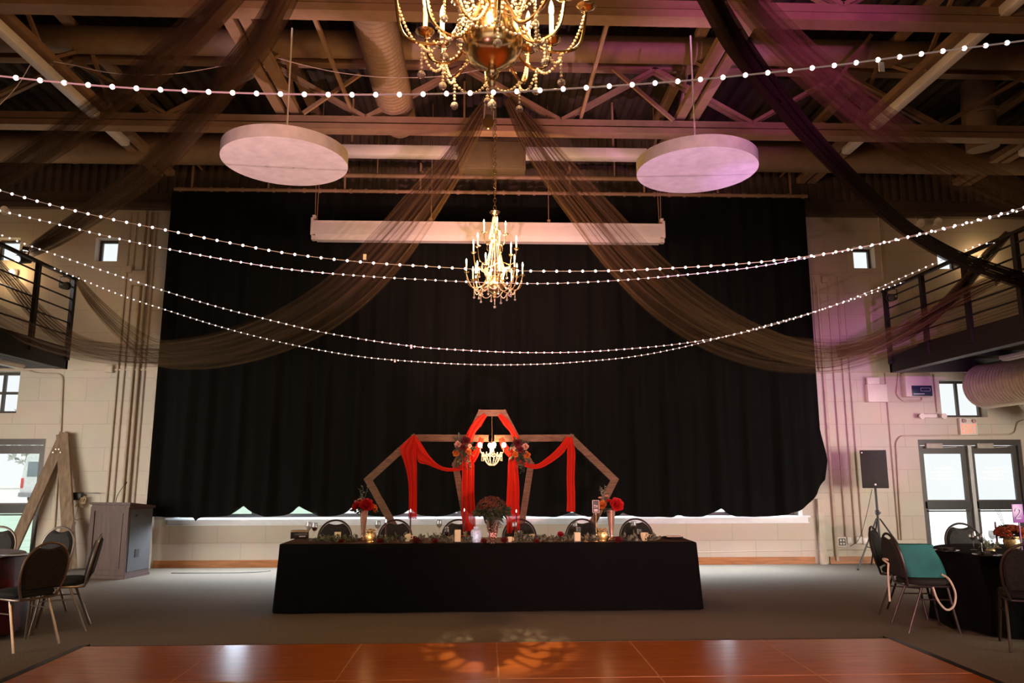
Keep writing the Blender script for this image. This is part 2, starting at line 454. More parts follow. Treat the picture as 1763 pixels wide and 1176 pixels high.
# corrugated roof deck
ck = MB(); prof = []
x = -11.2
while x < 11.2:
    prof += [(x, 7.92), (x+.10, 7.92), (x+.13, 7.84), (x+.22, 7.84)]
    x += .25
vs = [(a, y, z) for y in (-6.2, 13.5) for a, z in prof]; n_ = len(prof)
ck.add(vs, [(i, i+1, n_+i+1, n_+i) for i in range(n_-1)])
ck.box((0, 3.65, 8.0), (22.6, 19.9, .1))
struct('ceiling', ck, M_DECK, 'dark brown corrugated roof deck', 'ceiling', smooth=False)
# dark fascia above the block wall, with upright ribs
fa = MB().box((0, WY-.04, 7.07), (22, .08, 1.62))
x = -10.9
while x < 11:
    fa.box((x, WY-.1, 7.2), (.07, .05, 1.3)); x += .16
fa.box((0, WY-.08, 6.30), (22, .12, .10))
struct('trim_1', fa, M_BULK, 'dark brown ribbed fascia band above the block wall', 'trim', smooth=False)
led = MB().box((-8.4, WY-.012, 3.345), (5.6, .03, .03)); led.box((8.6, WY-.012, 3.345), (5.5, .03, .03))
struct('trim_2', led, M_PIPE, 'thin painted ledge line across the block wall', 'trim', smooth=False)
# baseboard segments
bb = MB()
for a, b in ((-7.4, -7.05), (-6.6, -5.75), (-5.53, 5.72), (5.98, 7.65)):
    bb.box(((a+b)/2, WY-.012, .06), (b-a, .024, .12))
struct('baseboard_back', bb, M_BASE, 'orange brown baseboard along the back wall', 'baseboard', smooth=False)
pil = MB().box((5.85, WY-.05, .55), (.10, .1, 1.1)); pil.box((-5.64, WY-.06, 1.9), (.14, .12, 3.8))
struct('trim_3', pil, M_PIPE, 'shallow painted pilasters at the ends of the strip window', 'trim', smooth=False)

# windows -----------------------------------------------------------
def window(idx, x0, x1, z0, z1, label, nx=1, nz=1, y=WY+.2, fw_=.045, m_frame=None, deep=.05):
    mb = MB(); mf = m_frame or M_FRAME
    for a in (x0+fw_/2, x1-fw_/2): mb.box((a, y, (z0+z1)/2), (fw_, deep, z1-z0))
    for c in (z0+fw_/2, z1-fw_/2): mb.box(((x0+x1)/2, y, c), (x1-x0-2*fw_, deep, fw_))
    for k in range(1, nx): mb.box((x0+(x1-x0)*k/nx, y, (z0+z1)/2), (fw_, deep, z1-z0-2*fw_))
    for k in range(1, nz): mb.box(((x0+x1)/2, y, z0+(z1-z0)*k/nz), (x1-x0-2*fw_, deep*.9, fw_))
    o = struct('window_%d' % idx, mb, mf, label, 'window', smooth=False)
    obj('pane', MB().box(((x0+x1)/2, y+.012, (z0+z1)/2), (x1-x0-fw_, .008, z1-z0-fw_)), M_PANE, o, smooth=False)
    return o
w1 = window(1, -5.15, 5.47, .80, 3.2, 'long strip window behind the hem of the black curtain', nx=9, fw_=.07, m_frame=mat('grey_window_frame', (.30, .31, .34), .4))
sl = MB().box((.15, WY-.03, .805), (11.0, .16, .03)); sl.box((.15, WY-.02, .745), (10.96, .06, .09)); sl.box((.15, WY-.03, .70), (10.98, .08, .018))
obj('window_sill', sl, M_SILL, w1, smooth=False)
obj('casing', MB().box((5.505, WY-.02, 1.96), (.07, .05, 2.3)).box((-5.19, WY-.02, 1.96), (.07, .05, 2.3)), M_SILL, w1, smooth=False)
window(2, -6.98, -6.58, 5.30, 5.73, 'small square high window above the left balcony end')
window(3, 6.83, 7.24, 5.28, 5.69, 'small square high window right of the curtain top')
window(4, 8.42, 8.83, 5.28, 5.66, 'small square high window behind the right railing tulle')
window(5, -8.75, -8.3, 5.30, 5.72, 'small high window behind the left stage light at the photo edge')
window(6, -9.5, -8.05, 2.59, 3.31, 'four light window over the left exit door', nx=4, nz=2)
window(7, 8.22, 9.06, 2.53, 3.2, 'two light window above the EXIT sign', nx=2)

# doors -------------------------------------------------------------
def glass_door(idx, x0, x1, ztop, label, leaves):
    y = WY+.1
    fr = MB()
    fr.box((x0+.025, y, ztop/2), (.05, .14, ztop)); fr.box((x1-.025, y, ztop/2), (.05, .14, ztop)); fr.box(((x0+x1)/2, y, ztop-.05), (x1-x0-.1, .14, .1))
    o = struct('door_%d' % idx, fr, M_FRAME, label, 'door', smooth=False)
    wl = (x1-x0-.1-(leaves-1)*.07)/leaves
    for k in range(leaves):
        a = x0+.05+k*(wl+.07); b = a+wl
        lf = MB()
        for c in (a+.04, b-.04): lf.box((c, y, (ztop-.1)/2), (.08, .045, ztop-.12))
        lf.box(((a+b)/2, y, ztop-.18), (wl-.16, .045, .14)); lf.box(((a+b)/2, y, .1), (wl-.16, .045, .18))
        lf.box(((a+b)/2, y, .985), (wl-.16, .045, .17))
        d = obj('door_leaf', lf, M_FRAME, o, smooth=False)
        obj('pane', MB().box(((a+b)/2, y+.005, (ztop-.1)/2), (wl-.1, .008, ztop-.3)), M_PANE, d, smooth=False)
        pb = MB().box(((a+b)/2, y-.06, .985), (wl-.06, .05, .12)); pb.tube([(a+.05, y-.03, .88), (a+.08, y-.09, .88), (b-.08, y-.09, .88), (b-.05, y-.03, .88)], .012, 6)
        obj('push_bar', pb, M_BLACK, d)
        cl = MB().box((a+.25+.0*k, y-.07, ztop-.11), (.3, .07, .09), bev=.01); cl.bar((a+.25, y-.08, ztop-.15), (a+.62, y-.14, ztop-.13), .02, .012)
        obj('door_closer', cl, mat('grey_closer', (.36, .32, .27), .5), d)
        if leaves == 2:
            tx = MB(); rnd = random.Random(4+k)
            for r_, (w_, zc) in enumerate(((.30, 1.62), (.42, 1.56), (.24, 1.50), (.50, 1.44))):
                xx = (a+b)/2-w_/2
                while xx < (a+b)/2+w_/2:
                    l = rnd.uniform(.02, .06); tx.box((xx+l/2, y-.004, zc), (l, .002, .016)); xx += l+.014
            obj('lettering', tx, M_FAINT, d, smooth=False, label='faint red illegible lettering on the glass')
    for k in range(1, leaves):
        c = x0+.05+k*wl+(k-1)*.07+.035
        obj('mullion', MB().box((c, y-.02, (ztop-.1)/2), (.065, .12, ztop-.1)), M_ALU, o, smooth=False)
    return o
glass_door(1, -9.4, -7.5, 2.15, 'dark framed glass exit door behind the left round table', 1)
glass_door(2, 7.73, 9.62, 2.13, 'dark framed double glass doors under the EXIT sign', 2)

# outside ------------------------------------------------------------
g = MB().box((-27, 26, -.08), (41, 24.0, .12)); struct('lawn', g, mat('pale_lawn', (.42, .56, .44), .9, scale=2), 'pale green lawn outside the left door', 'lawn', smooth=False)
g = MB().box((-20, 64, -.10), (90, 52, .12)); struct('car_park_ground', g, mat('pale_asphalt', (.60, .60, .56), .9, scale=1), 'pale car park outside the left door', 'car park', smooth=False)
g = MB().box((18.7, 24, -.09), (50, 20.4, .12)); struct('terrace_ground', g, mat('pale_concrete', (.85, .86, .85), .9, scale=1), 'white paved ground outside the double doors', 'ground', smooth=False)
v0 = at(60, 850, 40)
van = thing('white_van', 'white van parked outside, seen through the left door glass', 'van', (v0.x+.3, 40, -.04))
def van_body():
    mb = MB(); P = []
    sec = [(-1.05, .35), (-1.08, 1.0), (-1.02, 1.55), (-.88, 2.45), (-.7, 2.62), (.7, 2.62), (.88, 2.45), (1.02, 1.55), (1.08, 1.0), (1.05, .35)]
    ys = [(0, 1), (3.6, 1), (4.6, .97), (5.6, .6)]
    for y, k in ys: P.append([(a, y, .35+(z-.35)*k) for a, z in sec])
    mb.grid(P); n = len(sec)
    mb.f.append(tuple(range(n-1, -1, -1))); mb.f.append(tuple(range(3*n, 4*n)))
    return mb
obj('body', van_body(), mat('white_van_paint', (.80, .80, .80), .3), van)
obj('rear_window', MB().box((.0, -.02, 1.75), (1.55, .03, .75), bev=.01), mat('van_glass', (.22, .25, .28), .1), van)
for s in (-1, 1):
    obj('tail_light', MB().box((s*.98, -.03, 1.05), (.12, .05, .5), bev=.015), mat('tail_light_red', (.75, .08, .07), .3), van)
    for y in (1.0, 4.3):
        obj('wheel', MB().lathe([(.0, -.12), (.36, -.12), (.38, 0), (.36, .12), (0, .12)], 20, T(s*.92, y, .36, 0, 0, PI/2)), M_BLACK, van)
obj('bumper', MB().box((0, -.08, .48), (2.1, .18, .22), bev=.03), mat('grey_bumper', (.30, .30, .32), .6), van)
def far_tree(x, y, h, lab, seed):
    t = thing('distant_tree', lab, 'tree', (x, y, -.04))
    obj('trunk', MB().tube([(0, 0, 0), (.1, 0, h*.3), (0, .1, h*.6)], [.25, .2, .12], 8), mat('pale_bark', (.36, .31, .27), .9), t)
    mb = MB(); rnd = random.Random(seed)
    for k in range(260):
        a = rnd.uniform(0, 2*PI); zz = rnd.uniform(.3, 1)*h; r = h*.38*math.sin(PI*min(1, (zz/h-.25)/.8))*math.sqrt(rnd.random())+.2
        s = rnd.uniform(.25, .55); M = T(r*math.cos(a), r*math.sin(a), zz, a, rnd.uniform(-1, 1), rnd.uniform(-1, 1))
        mb.add([(-s, 0, 0), (0, -s*.5, .05), (s, 0, 0), (0, s*.5, -.05)], [(0, 1, 2, 3)], M)
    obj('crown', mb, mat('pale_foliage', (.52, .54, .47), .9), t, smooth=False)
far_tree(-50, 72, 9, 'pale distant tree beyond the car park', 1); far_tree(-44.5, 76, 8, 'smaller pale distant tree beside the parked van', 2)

# ================================================================== FLOOR FURNISHINGS
df = thing('dance_floor', 'glossy orange wood dance floor with black edging', 'dance floor', (0, 0, 0))
obj('wood_panels', MB().box((.1, 3.85, .011), (7.48, 7.1, .022)), M_DANCE, df, smooth=False)
sm = MB()
for x in (-2.37, -1.125, .12, 1.365, 2.61): sm.box((x, 3.85, .0225), (.012, 7.1, .002))
for k in range(1, 5): sm.box((.1, 7.40-1.245*k, .0225), (7.48, .010, .002))
obj('seam_strips', sm, mat('pale_seam', (.55, .26, .12), .4), df, smooth=False)
tr = MB()
def ramp(mb, p, q, out):
    p, q, o = V(p), V(q), V(out)
    h = V((0, 0, .024))
    mb.add([p, q, q+o, p+o, p+h, q+h, q+o*1+V((0, 0, .003)), p+o+V((0, 0, .003))], [(0, 3, 2, 1), (4, 5, 6, 7), (0, 1, 5, 4), (2, 3, 7, 6), (1, 2, 6, 5), (3, 0, 4, 7)])
ramp(tr, (-3.64, 7.4, 0), (3.84, 7.4, 0), (0, .10, 0)); ramp(tr, (-3.64, .3, 0), (-3.64, 7.5, 0), (-.12, 0, 0)); ramp(tr, (3.84, 7.5, 0), (3.84, .3, 0), (.12, 0, 0))
obj('edge_ramp', tr, M_BLACK, df, smooth=False)

# black stage curtain ------------------------------------------------
CYY = 12.78
notch = [(250, 6, 12), (343, -7, 5), (422, 19, 17), (517, 19, 19), (607, 19, 18), (702, 14, 16), (790, 12, 22), (880, 5, 25), (979, 9, 15), (1068, 8, 12), (1165, 4, 8), (1236, 15, 15)]
def hem(px):
    row = 890.5
    for (c, h, w) in notch:
        d = abs(px-c)/w
        row -= h*math.exp(-d**1.25*1.1)
    if px > 1262: row -= 2*((px-1262)/80)**2
    if px > 1335: row -= .15*(px-1335) + max(0, px-1372)**1.55*.09
    return row
NX, NZ = 560, 46
Pc = []
rc = random.Random(3)
ph = [(rc.uniform(0, 6.28), rc.uniform(.8, 1.2)) for _ in range(6)]
XL, XR = -5.47, 5.77
for i in range(NZ+1):
    t = i/NZ; row = []
    for j in range(NX+1):
        u = j/NX; x = XL+(XR-XL)*u
        pxb = 262+(1425-262)*u
        zb = at(pxb, hem(pxb), CYY).z
        z = 6.42+(zb-6.42)*t
        amp = .035+.045*t
        y = CYY + amp*(math.sin(x*13.1+ph[0][0]+.5*math.sin(x*2.3)) * .6 + .4*math.sin(x*22.7+ph[1][0]+t*1.2) + .35*math.sin(x*6.3+ph[2][0]))
        xe = x + .012*math.sin(x*13.1)*t
        if u > .97: xe += .10*max(0, 1-abs(t-.93)/.1)*(u-.97)/.03
        row.append((xe, y, z))
    Pc.append(row)
cur = thing('stage_curtain', 'tall black curtain with scalloped hem covering the back wall', 'curtain', (.15, CYY, .8))
co = obj('drape', MB().grid(Pc), M_CURTAIN, cur); co.location = (-.15, -CYY, -.8)
pl = at(300, 327, 12.78); pr = at(1390, 342, 12.78)
rod = MB().tube([(pl.x, CYY, 6.47), (pr.x, CYY, 6.47)], .032, 10)
x = pl.x+.1
while x < pr.x:
    rod.lathe([(.045, -.02), (.045, .02)], 10, T(x, CYY, 6.47, 0, 0, PI/2)); x += .27
ro = obj('curtain_rod', rod, M_STEEL, cur); ro.location = (-.15, -CYY, -.8)
bk = MB()
for k in range(9):
    xx = pl.x+.3+k*(pr.x-pl.x-.6)/8
    bk.bar((xx, CYY, 6.5), (xx, CYY, 7.0), .03, .03); bk.bar((xx, CYY, 7.0), (xx, WY-.08, 7.0), .03, .03)
bo = obj('bracket', bk, M_STEEL, cur, smooth=False); bo.location = (-.15, -CYY, -.8)
pp = MB().tube([(-4.2, 12.68, 6.72), (4.6, 12.68, 6.72)], .04, 10)
for k in range(5): pp.bar((-4+k*2.1, 12.68, 6.75), (-4+k*2.1, 12.68, 7.80), .02, .02)
tag(obj('sprinkler_pipe', pp, M_STEEL), 'thin tan pipe hung across the roof above the curtain top', 'pipe')

# ================================================================== ROOF STEEL
def cross_truss(Y, label, x0=-10.9, x1=10.9):
    t = thing('roof_truss', label, 'truss', (0, Y, 6.58), 0, 'roof trusses across the hall')
    c = MB(); c.box((0, 0, .055), (x1-x0, .20, .09)); c.box((0, .0, .18), (x1-x0, .14, .10)); c.box((0, .02, .115), (x1-x0, .05, .06))
    obj('bottom_chord', c, M_STEEL, t, smooth=False)
    c = MB(); c.box((0, 0, 1.12), (x1-x0, .16, .10)); c.box((0, 0, 1.20), (x1-x0, .10, .08))
    obj('top_chord', c, M_STEEL, t, smooth=False)
    k = 0; x = x0+.35; st = 1.46
    while x+st <= x1:
        xa, xb = (x, x+st)
        za, zb = (.22, 1.08) if k % 2 == 0 else (1.08, .22)
        b = MB().bar((xa, -.05, za), (xb, -.05, zb), .05, .06, (0, 1, 0)); b.bar((xa, .05, za), (xb, .05, zb), .05, .06, (0, 1, 0))
        obj('web_member', b, M_STEEL, t, smooth=False)
        x += st; k += 1
cross_truss(7.72, 'nearer tan steel truss across the top of the photo')
cross_truss(10.66, 'farther tan steel truss above the rear chandelier')
def depth_joist(X, label, z=6.84):
    t = thing('roof_joist', label, 'joist', (X, 0, z), 0, 'paired angle joists running to the back wall')
    c = MB()
    for s in (-1, 1):
        c.box((s*.105, 5.0, .08), (.14, 16.4, .10))
    obj('bottom_chord', c, M_STEEL, t, smooth=False)
    obj('top_chord', MB().box((0, 5.0, .92), (.16, 16.4, .08)), M_STEEL, t, smooth=False)
    y = -2.6; k = 0
    while y < 12.6:
        if y > 3.5:
            a, b = (.12, .88) if k % 2 == 0 else (.88, .12)
            obj('web_member', MB().bar((0, y, a), (0, y+1.0, b), .045, .045), M_STEEL, t, smooth=False)
        y += 1.0; k += 1
for X, lab in ((-2.96, 'paired steel joist crossing above the left round panel'), (3.07, 'paired steel joist crossing above the right round panel'),
               (-5.80, 'paired steel joist carrying the left white strip fixture'), (5.98, 'paired steel joist carrying the right white strip fixture'), (8.95, 'outermost paired steel joist above the right balcony')):
    depth_joist(X, lab)
# slender cross bracing rods
def brace(p, q, lab):
    tag(obj('brace_angle', MB().bar(p, q, .045, .05), M_STEEL, smooth=False), lab, 'brace', 'angle braces under the roof deck')
brace(at(620, 128, 10.2), at(522, 195, 10.2), 'short sloping angle brace left of the spiral duct'); brace(at(1055, 118, 10.2), at(1160, 208, 10.2), 'sloping angle brace left of the right panel rod')
brace(at(538, 22, 7.76), at(604, 186, 10.62), 'steep thin angle brace between the left panel rod and spiral duct'); brace(at(1048, 30, 7.76), at(1000, 202, 10.62), 'steep thin angle brace right of the front chandelier')
brace(at(1500, 60, 9.5), at(1432, 150, 9.5), 'short sloping angle brace right of the roof centre')

# white strip fixtures under the outer joists
def strip_fixture(X, y0, y1, lab, z=6.74):
    t = thing('strip_light', lab, 'light fixture', (X, (y0+y1)/2, z), 0, 'white strip fixtures under the roof joists')
    L = y1-y0
    obj('housing', MB().box((0, 0, .03), (.14, L, .09), bev=.008), M_WHITE, t)
    obj('diffuser', MB().box((0, 0, -.025), (.11, L-.04, .03), bev=.008), M_DISC, t)
    h = MB()
    for k in range(3): h.box((0, -L/2+.4+k*(L-.8)/2, .078), (.20, .05, .02))
    obj('clamp', h, M_STEEL, t, smooth=False)
strip_fixture(-5.74, 7.0, 11.55, 'long white strip fixture under the left roof joist')
strip_fixture(5.92, 6.6, 11.5, 'long white strip fixture under the right roof joist')
strip_fixture(8.9, 7.5, 11.5, 'white strip fixture at the far right edge of the roof')
bl = at(548, 260, 12.0); br_ = at(1112, 270, 12.0)
cf = thing('crosswise_strip_light', 'long white crosswise fixture above the projection screen case', 'light fixture', ((bl.x+br_.x)/2, 12.0, bl.z))
obj('housing', MB().box((0, 0, 0), (br_.x-bl.x, .2, .17), bev=.01), M_WHITE, cf)
for q in (-2.2, 2.2): obj('hanger', MB().box((q, 0, .5), (.03, .03, .9)), M_STEEL, cf, smooth=False)

# ducts
def duct(name, pts, r, label, m_=M_DUCT, ribs=0, n=28):
    path = [V(p) for p in pts]
    if ribs:
        path = resample(path, ribs/2); R = [r*(1.0 if i % 2 else .955) for i in range(len(path))]
    else: R = r
    t = thing(name, label, 'duct', path[0])
    mb = MB().tube([p-path[0] for p in path], R, n); obj('pipe', mb, m_, t, angle=8 if ribs else 50)
    d = (path[-1]-path[0]); L = d.length; q = d.to_track_quat('Z', 'Y').to_matrix().to_4x4()
    for k in range(1, max(2, int(L/2.4))):
        if not ribs: obj('joint_band', MB().lathe([(r*1.025, -.03), (r*1.04, 0), (r*1.025, .03)], n, Matrix.Translation(d*(k/max(2, int(L/2.4)))) @ q), m_, t)
    return t
duct('round_duct', [(-7.6, 10.02, 7.62), (8.2, 10.02, 7.62)], .19, 'round tan duct across the hall above the spiral duct')
sd = duct('spiral_duct', [(-1.38, 5.0, 7.12), (-1.38, 11.35, 7.12)], .275, 'large spiral duct running back above the left of the front chandelier', M_DUCT, .09)
obj('end_cap', MB().lathe([(.275, 0), (.25, .12), (.16, .2), (.0, .23)], 28, T(0, 6.35, 0, 0, -PI/2)), M_DUCT, sd)
duct('round_duct', [(-10.4, 12.35, 7.02), (-3.6, 12.35, 7.02)], .26, 'round duct near the back wall at upper left')
duct('round_duct', [(4.2, 12.35, 7.02), (10.6, 12.35, 7.02)], .26, 'round duct near the back wall at upper right')
e0 = at(1695, 262, 11.2)
duct('elbow_duct', spline([(e0.x+.05, 11.3, e0.z+.1), (e0.x, 11.25, e0.z+.75), (e0.x-.03, 11.1, e0.z+1.3)], 6), .24, 'short upright round duct at the upper right corner')

# round acoustic panels
def round_panel(p, d, rodtop, lab):
    t = thing('ceiling_disc', lab, 'ceiling panel', p, 0, 'round white ceiling panels')
    r = d/2
    obj('face', MB().lathe([(0, -.052), (r*.55, -.052), (r*.955, -.050), (r*.965, -.03), (r*.9, 0), (0, 0)], 64), M_DISC, t)
    obj('rim', MB().lathe([(r*.966, -.055), (r, -.055), (r, .085), (r*.9, .09), (0, .09), (0, .03), (r*.966, .03)], 64), M_DISCRIM, t)
    obj('rod', MB().tube([(0, 0, .09), (0, 0, rodtop-p[2])], .010, 8), M_WHITE, t)
    obj('rod_cup', MB().lathe([(.03, .0), (.035, .02), (.01, .06)], 16, T(0, 0, .09)), M_WHITE, t)
round_panel((-2.22, 8.0, 5.02), 1.36, 6.6, 'round white ceiling panel left of the chandeliers')
round_panel((2.385, 8.0, 4.98), 1.34, 6.6, 'round pink lit ceiling panel right of the chandeliers')

# projection screen case
s0 = at(537, 397, 12.2); s1 = at(1143, 401, 12.2)
sc_ = thing('projection_screen_case', 'long white projection screen case hung before the curtain', 'projection screen', ((s0.x+s1.x)/2, 12.2, s0.z))
L = s1.x-s0.x
cs = MB().box((0, 0, .03), (L-.06, .2, .24), bev=.012); cs.box((0, -.105, .125), (L-.08, .02, .03))
cs.add([(-L/2+.08, -.10, -.09), (L/2-.08, -.10, -.09), (L/2-.08, -.04, -.17), (-L/2+.08, -.04, -.17), (-L/2+.08, .10, -.09), (L/2-.08, .10, -.09), (L/2-.08, .10, -.17), (-L/2+.08, .10, -.17)], [(0, 1, 2, 3), (3, 2, 6, 7), (7, 6, 5, 4), (0, 3, 7, 4), (1, 5, 6, 2)])
obj('case', cs, M_CASE, sc_)
for s in (-1, 1):
    e = MB().box((s*(L/2-.02), 0, .045), (.04, .23, .30), bev=.008); e.box((s*(L/2-.04), -.02, .22), (.05, .1, .06)); e.box((s*(L/2-.05), -.06, -.15), (.06, .1, .07))
    obj('end_cap', e, M_CASE, sc_)
for xx in (-L/2+.06, -.98, 1.0, L/2-.06):
    w_ = MB()
    for dx in ((-.05, .05) if abs(xx) > 2 else (0,)):
        w_.tube([(xx+dx*.3, 0, .2), (xx+dx, 0, 7.84-s0.z)], .006, 6)
    w_.box((xx, 0, .19), (.05, .08, .06))
    obj('hanging_wire', w_, M_STEEL, sc_)
b0, b1 = at(790, 241, 11.3), at(905, 293, 11.3)
hb = thing('hung_metal_box', 'brown metal box hung behind the rear chandelier chain', 'equipment box', ((b0.x+b1.x)/2, 11.4, (b0.z+b1.z)/2))
M_OLIVE = mat('olive_brown_metal', (.10, .072, .034), .6)
obj('cabinet', MB().box((0, 0, 0), (b1.x-b0.x, .3, b0.z-b1.z), bev=.015), M_OLIVE, hb)
obj('front_panel', MB().box((0, -.155, 0), (b1.x-b0.x-.08, .02, b0.z-b1.z-.08), bev=.006), M_OLIVE, hb)
for q in (-.45, .45): obj('hanger', MB().box((q, 0, .75), (.03, .03, 1.1)), M_STEEL, hb, smooth=False)

# ================================================================== CHANDELIERS
def beads(mb, path, r=.008, step=.019, n=6):
    for p in resample(path, step): mb.ball(p, r, n, 4)
def sag(a, b, d, n=10):
    a, b = V(a), V(b)
    return [a.lerp(b, i/n) - V((0, 0, d*4*(i/n)*(1-i/n))) for i in range(n+1)]
def pol(r, a, z): return V((r*math.cos(a), r*math.sin(a), z))

def chandelier(loc, sc, chain_top, label, a0=0., power=60):
    t = thing('chandelier', label, 'chandelier', loc, 0, 'brass crystal chandeliers on the hall axis')
    k = sc
    def P(pr): return [(r*k, z*k) for r, z in pr]
    obj('stem', MB().lathe(P([(.015, .46), (.05, .50), (.075, .58), (.04, .66), (.03, .72), (.055, .78), (.06, .86), (.03, .92), (.025, 1.0), (.05, 1.05), (.05, 1.12), (.02, 1.18), (.018, 1.30), (.035, 1.36), (.012, 1.42), (.006, 1.45)]), 20), M_BRASS, t)
    obj('bowl', MB().lathe(P([(.0, .06), (.012, .065), (.02, .085), (.014, .10), (.026, .115), (.03, .13), (.018, .15), (.05, .165), (.10, .19), (.128, .235), (.135, .275), (.122, .335), (.09, .38), (.05, .43), (.0, .47)]), 36), M_BRASS, t)
    obj('crown', MB().lathe(P([(.02, 1.36), (.04, 1.38), (.075, 1.42), (.08, 1.43), (.05, 1.41), (.02, 1.395)]), 18), M_BRASS, t)
    cz = chain_top-loc[2]
    ch = MB(); z = 1.44*k; i = 0
    while z < cz:
        ring = []
        for q in range(10):
            a = 2*PI*q/10; u, w = .019*math.cos(a), .034*math.sin(a)
            ring.append((u, 0, z+w) if i % 2 else (0, u, z+w))
        ch.tube(ring, .005, 5, closed=True); z += .054; i += 1
    obj('chain', ch, M_BRASS, t)
    tiers = [(12, .425, .42, .25, .47), (6, .335, .66, .60, .82), (4, .165, .97, .92, 1.09)]
    for ti, (n, R, zh, zl, zp) in enumerate(tiers):
        for j in range(n):
            a = a0 + 2*PI*(j+.5*(ti % 2))/n
            rr = R if ti or j % 2 == 0 else R*.80
            zq = zp if ti or j % 2 == 0 else zp-.07
            lo = zl if ti or j % 2 == 0 else zl-.02
            pts = [pol(.03*k, a, zh*k), pol(rr*.22*k, a, (zh+.01)*k), pol(rr*.45*k, a, (lo+.03)*k), pol(rr*.70*k, a, lo*k), pol(rr*.92*k, a, (lo+.045)*k), pol(rr*k, a, zq*k)]
            arm = obj('arm', MB().tube(spline(pts, 6), .0075*k, 6), M_BRASS, t)
            c = pol(rr*k, a, zq*k); M = Matrix.Translation(c)
            obj('drip_pan', MB().lathe(P([(.006, -.012), (.03, -.006), (.042, .006), (.046, .012), (.040, .010), (.012, .004), (.012, .02)]), 14, M), M_BRASS, arm)
            obj('candle', MB().lathe(P([(.0105, .012), (.0105, .135)]), 10, M), M_CANDLE, arm)
            obj('flame_bulb', MB().lathe(P([(.006, .135), (.013, .155), (.012, .18), (.005, .205), (0, .215)]), 10, M), M_FLAME, arm)
            if ti < 2:
                low = pol(rr*.72*k, a, (lo-.012)*k)
                dm = MB(); beads(dm, [low, low-V((0, 0, (.07 if j % 2 else .11)*k))], .007*k, .017*k)
                dp = obj('crystal_drop', dm, M_BEAD, t)
                obj('crystal_ball', MB().ball(low-V((0, 0, (.095 if j % 2 else .135)*k)), .0185*k, 10, 7), M_CRYS, dp, angle=15)
                nxt = a0 + 2*PI*(j+1+.5*(ti % 2))/n
                rn = R if ti or (j+1) % 2 == 0 else R*.80
                gb = MB(); beads(gb, sag(low, pol(rn*.72*k, nxt, (lo-.012)*k), .055*k), .0075*k, .018*k)
                obj('bead_garland', gb, M_BEAD, t)
                if ti == 0:
                    gb = MB(); beads(gb, sag(c+V((0, 0, -.01)), low, .05*k), .0075*k, .018*k); obj('bead_garland', gb, M_BEAD, t)
                    gb = MB(); beads(gb, sag(pol(rr*.60*k, a, (lo+.01)*k), pol(.10*k, a+.25, .40*k), .05*k), .0075*k, .018*k); obj('bead_garland', gb, M_BEAD, t)
    # bead strands of the centre column
    gb = MB(); gc = MB(); gd = MB()
    for j in range(16):
        a = 2*PI*j/16
        beads(gb, sag(pol(.05*k, a, .98*k), pol(.16*k, a, .52*k), .05*k), .0085*k, .019*k)
        beads(gc, sag(pol(.16*k, a, .52*k), pol(.05*k, a, .24*k), .015*k), .0085*k, .019*k)
        beads(gd, sag(pol(.03*k, a, 1.34*k), pol(.085*k, a, 1.02*k), .03*k), .0075*k, .018*k)
    obj('bead_basket', gb, M_BEAD, t); obj('bead_basket', gc, M_BEAD, t); obj('bead_basket', gd, M_BEAD, t)
    for j in range(6):
        a = 2*PI*j/6+.3
        sc2 = MB().tube(spline([pol(.03*k, a, .80*k), pol(.10*k, a, .92*k), pol(.12*k, a, .84*k), pol(.08*k, a, .80*k)], 5), .005*k, 5)
        obj('scroll', sc2, M_BRASS, t)
    fn = MB(); beads(fn, [V((0, 0, .06*k)), V((0, 0, 0))], .009*k, .02*k); obj('finial_beads', fn, M_BEAD, t)
    obj('finial_ball', MB().ball((0, 0, -.022*k), .022*k, 12, 8), M_CRYS, t, angle=15)
    for a, z, r in ((0.5, .60, .36), (2.6, .60, .36), (4.7, .60, .36), (1.2, 1.0, .25), (4.3, 1.0, .25)):
        point('chandelier_glow', pol(r*k, a, z*k), power, (1.0, .54, .20), .05, t)
    return t
chandelier((.135, 10.2, 3.85), .945, 6.62, 'rear crystal chandelier hanging over the head table', .2, 46)
chandelier((.03, 3.35, 3.335), 1.10, 7.84, 'front crystal chandelier at the top edge of the photo', .08, 85)

# pulley & gathering plate above rear chandelier
pc = at(843, 190, 10.25)
pu = thing('hoist_pulley', 'brass pulley block above the rear chandelier chain', 'pulley', (pc.x, 10.3, pc.z-.12))
obj('cheek_plate', MB().box((0, 0, .18), (.20, .04, .34), bev=.02), M_OLIVE, pu)
obj('wheel', MB().lathe([(.02, -.03), (.085, -.03), (.06, 0), (.085, .03), (.02, .03)], 22, T(-.02, -.05, -.08, 0, PI/2)), M_BRASS, pu)
obj('rope', MB().tube([(-.06, -.05, .3), (-.085, -.06, -.05), (-.02, -.06, -.15)], .012, 6).tube([(.06, -.05, .3), (.05, -.08, -.3)], .008, 6), M_ROPE, pu)
obj('hanger', MB().tube([(0, 0, .34), (0, 0, 7.84-pc.z+.12)], .012, 8), M_STEEL, pu)

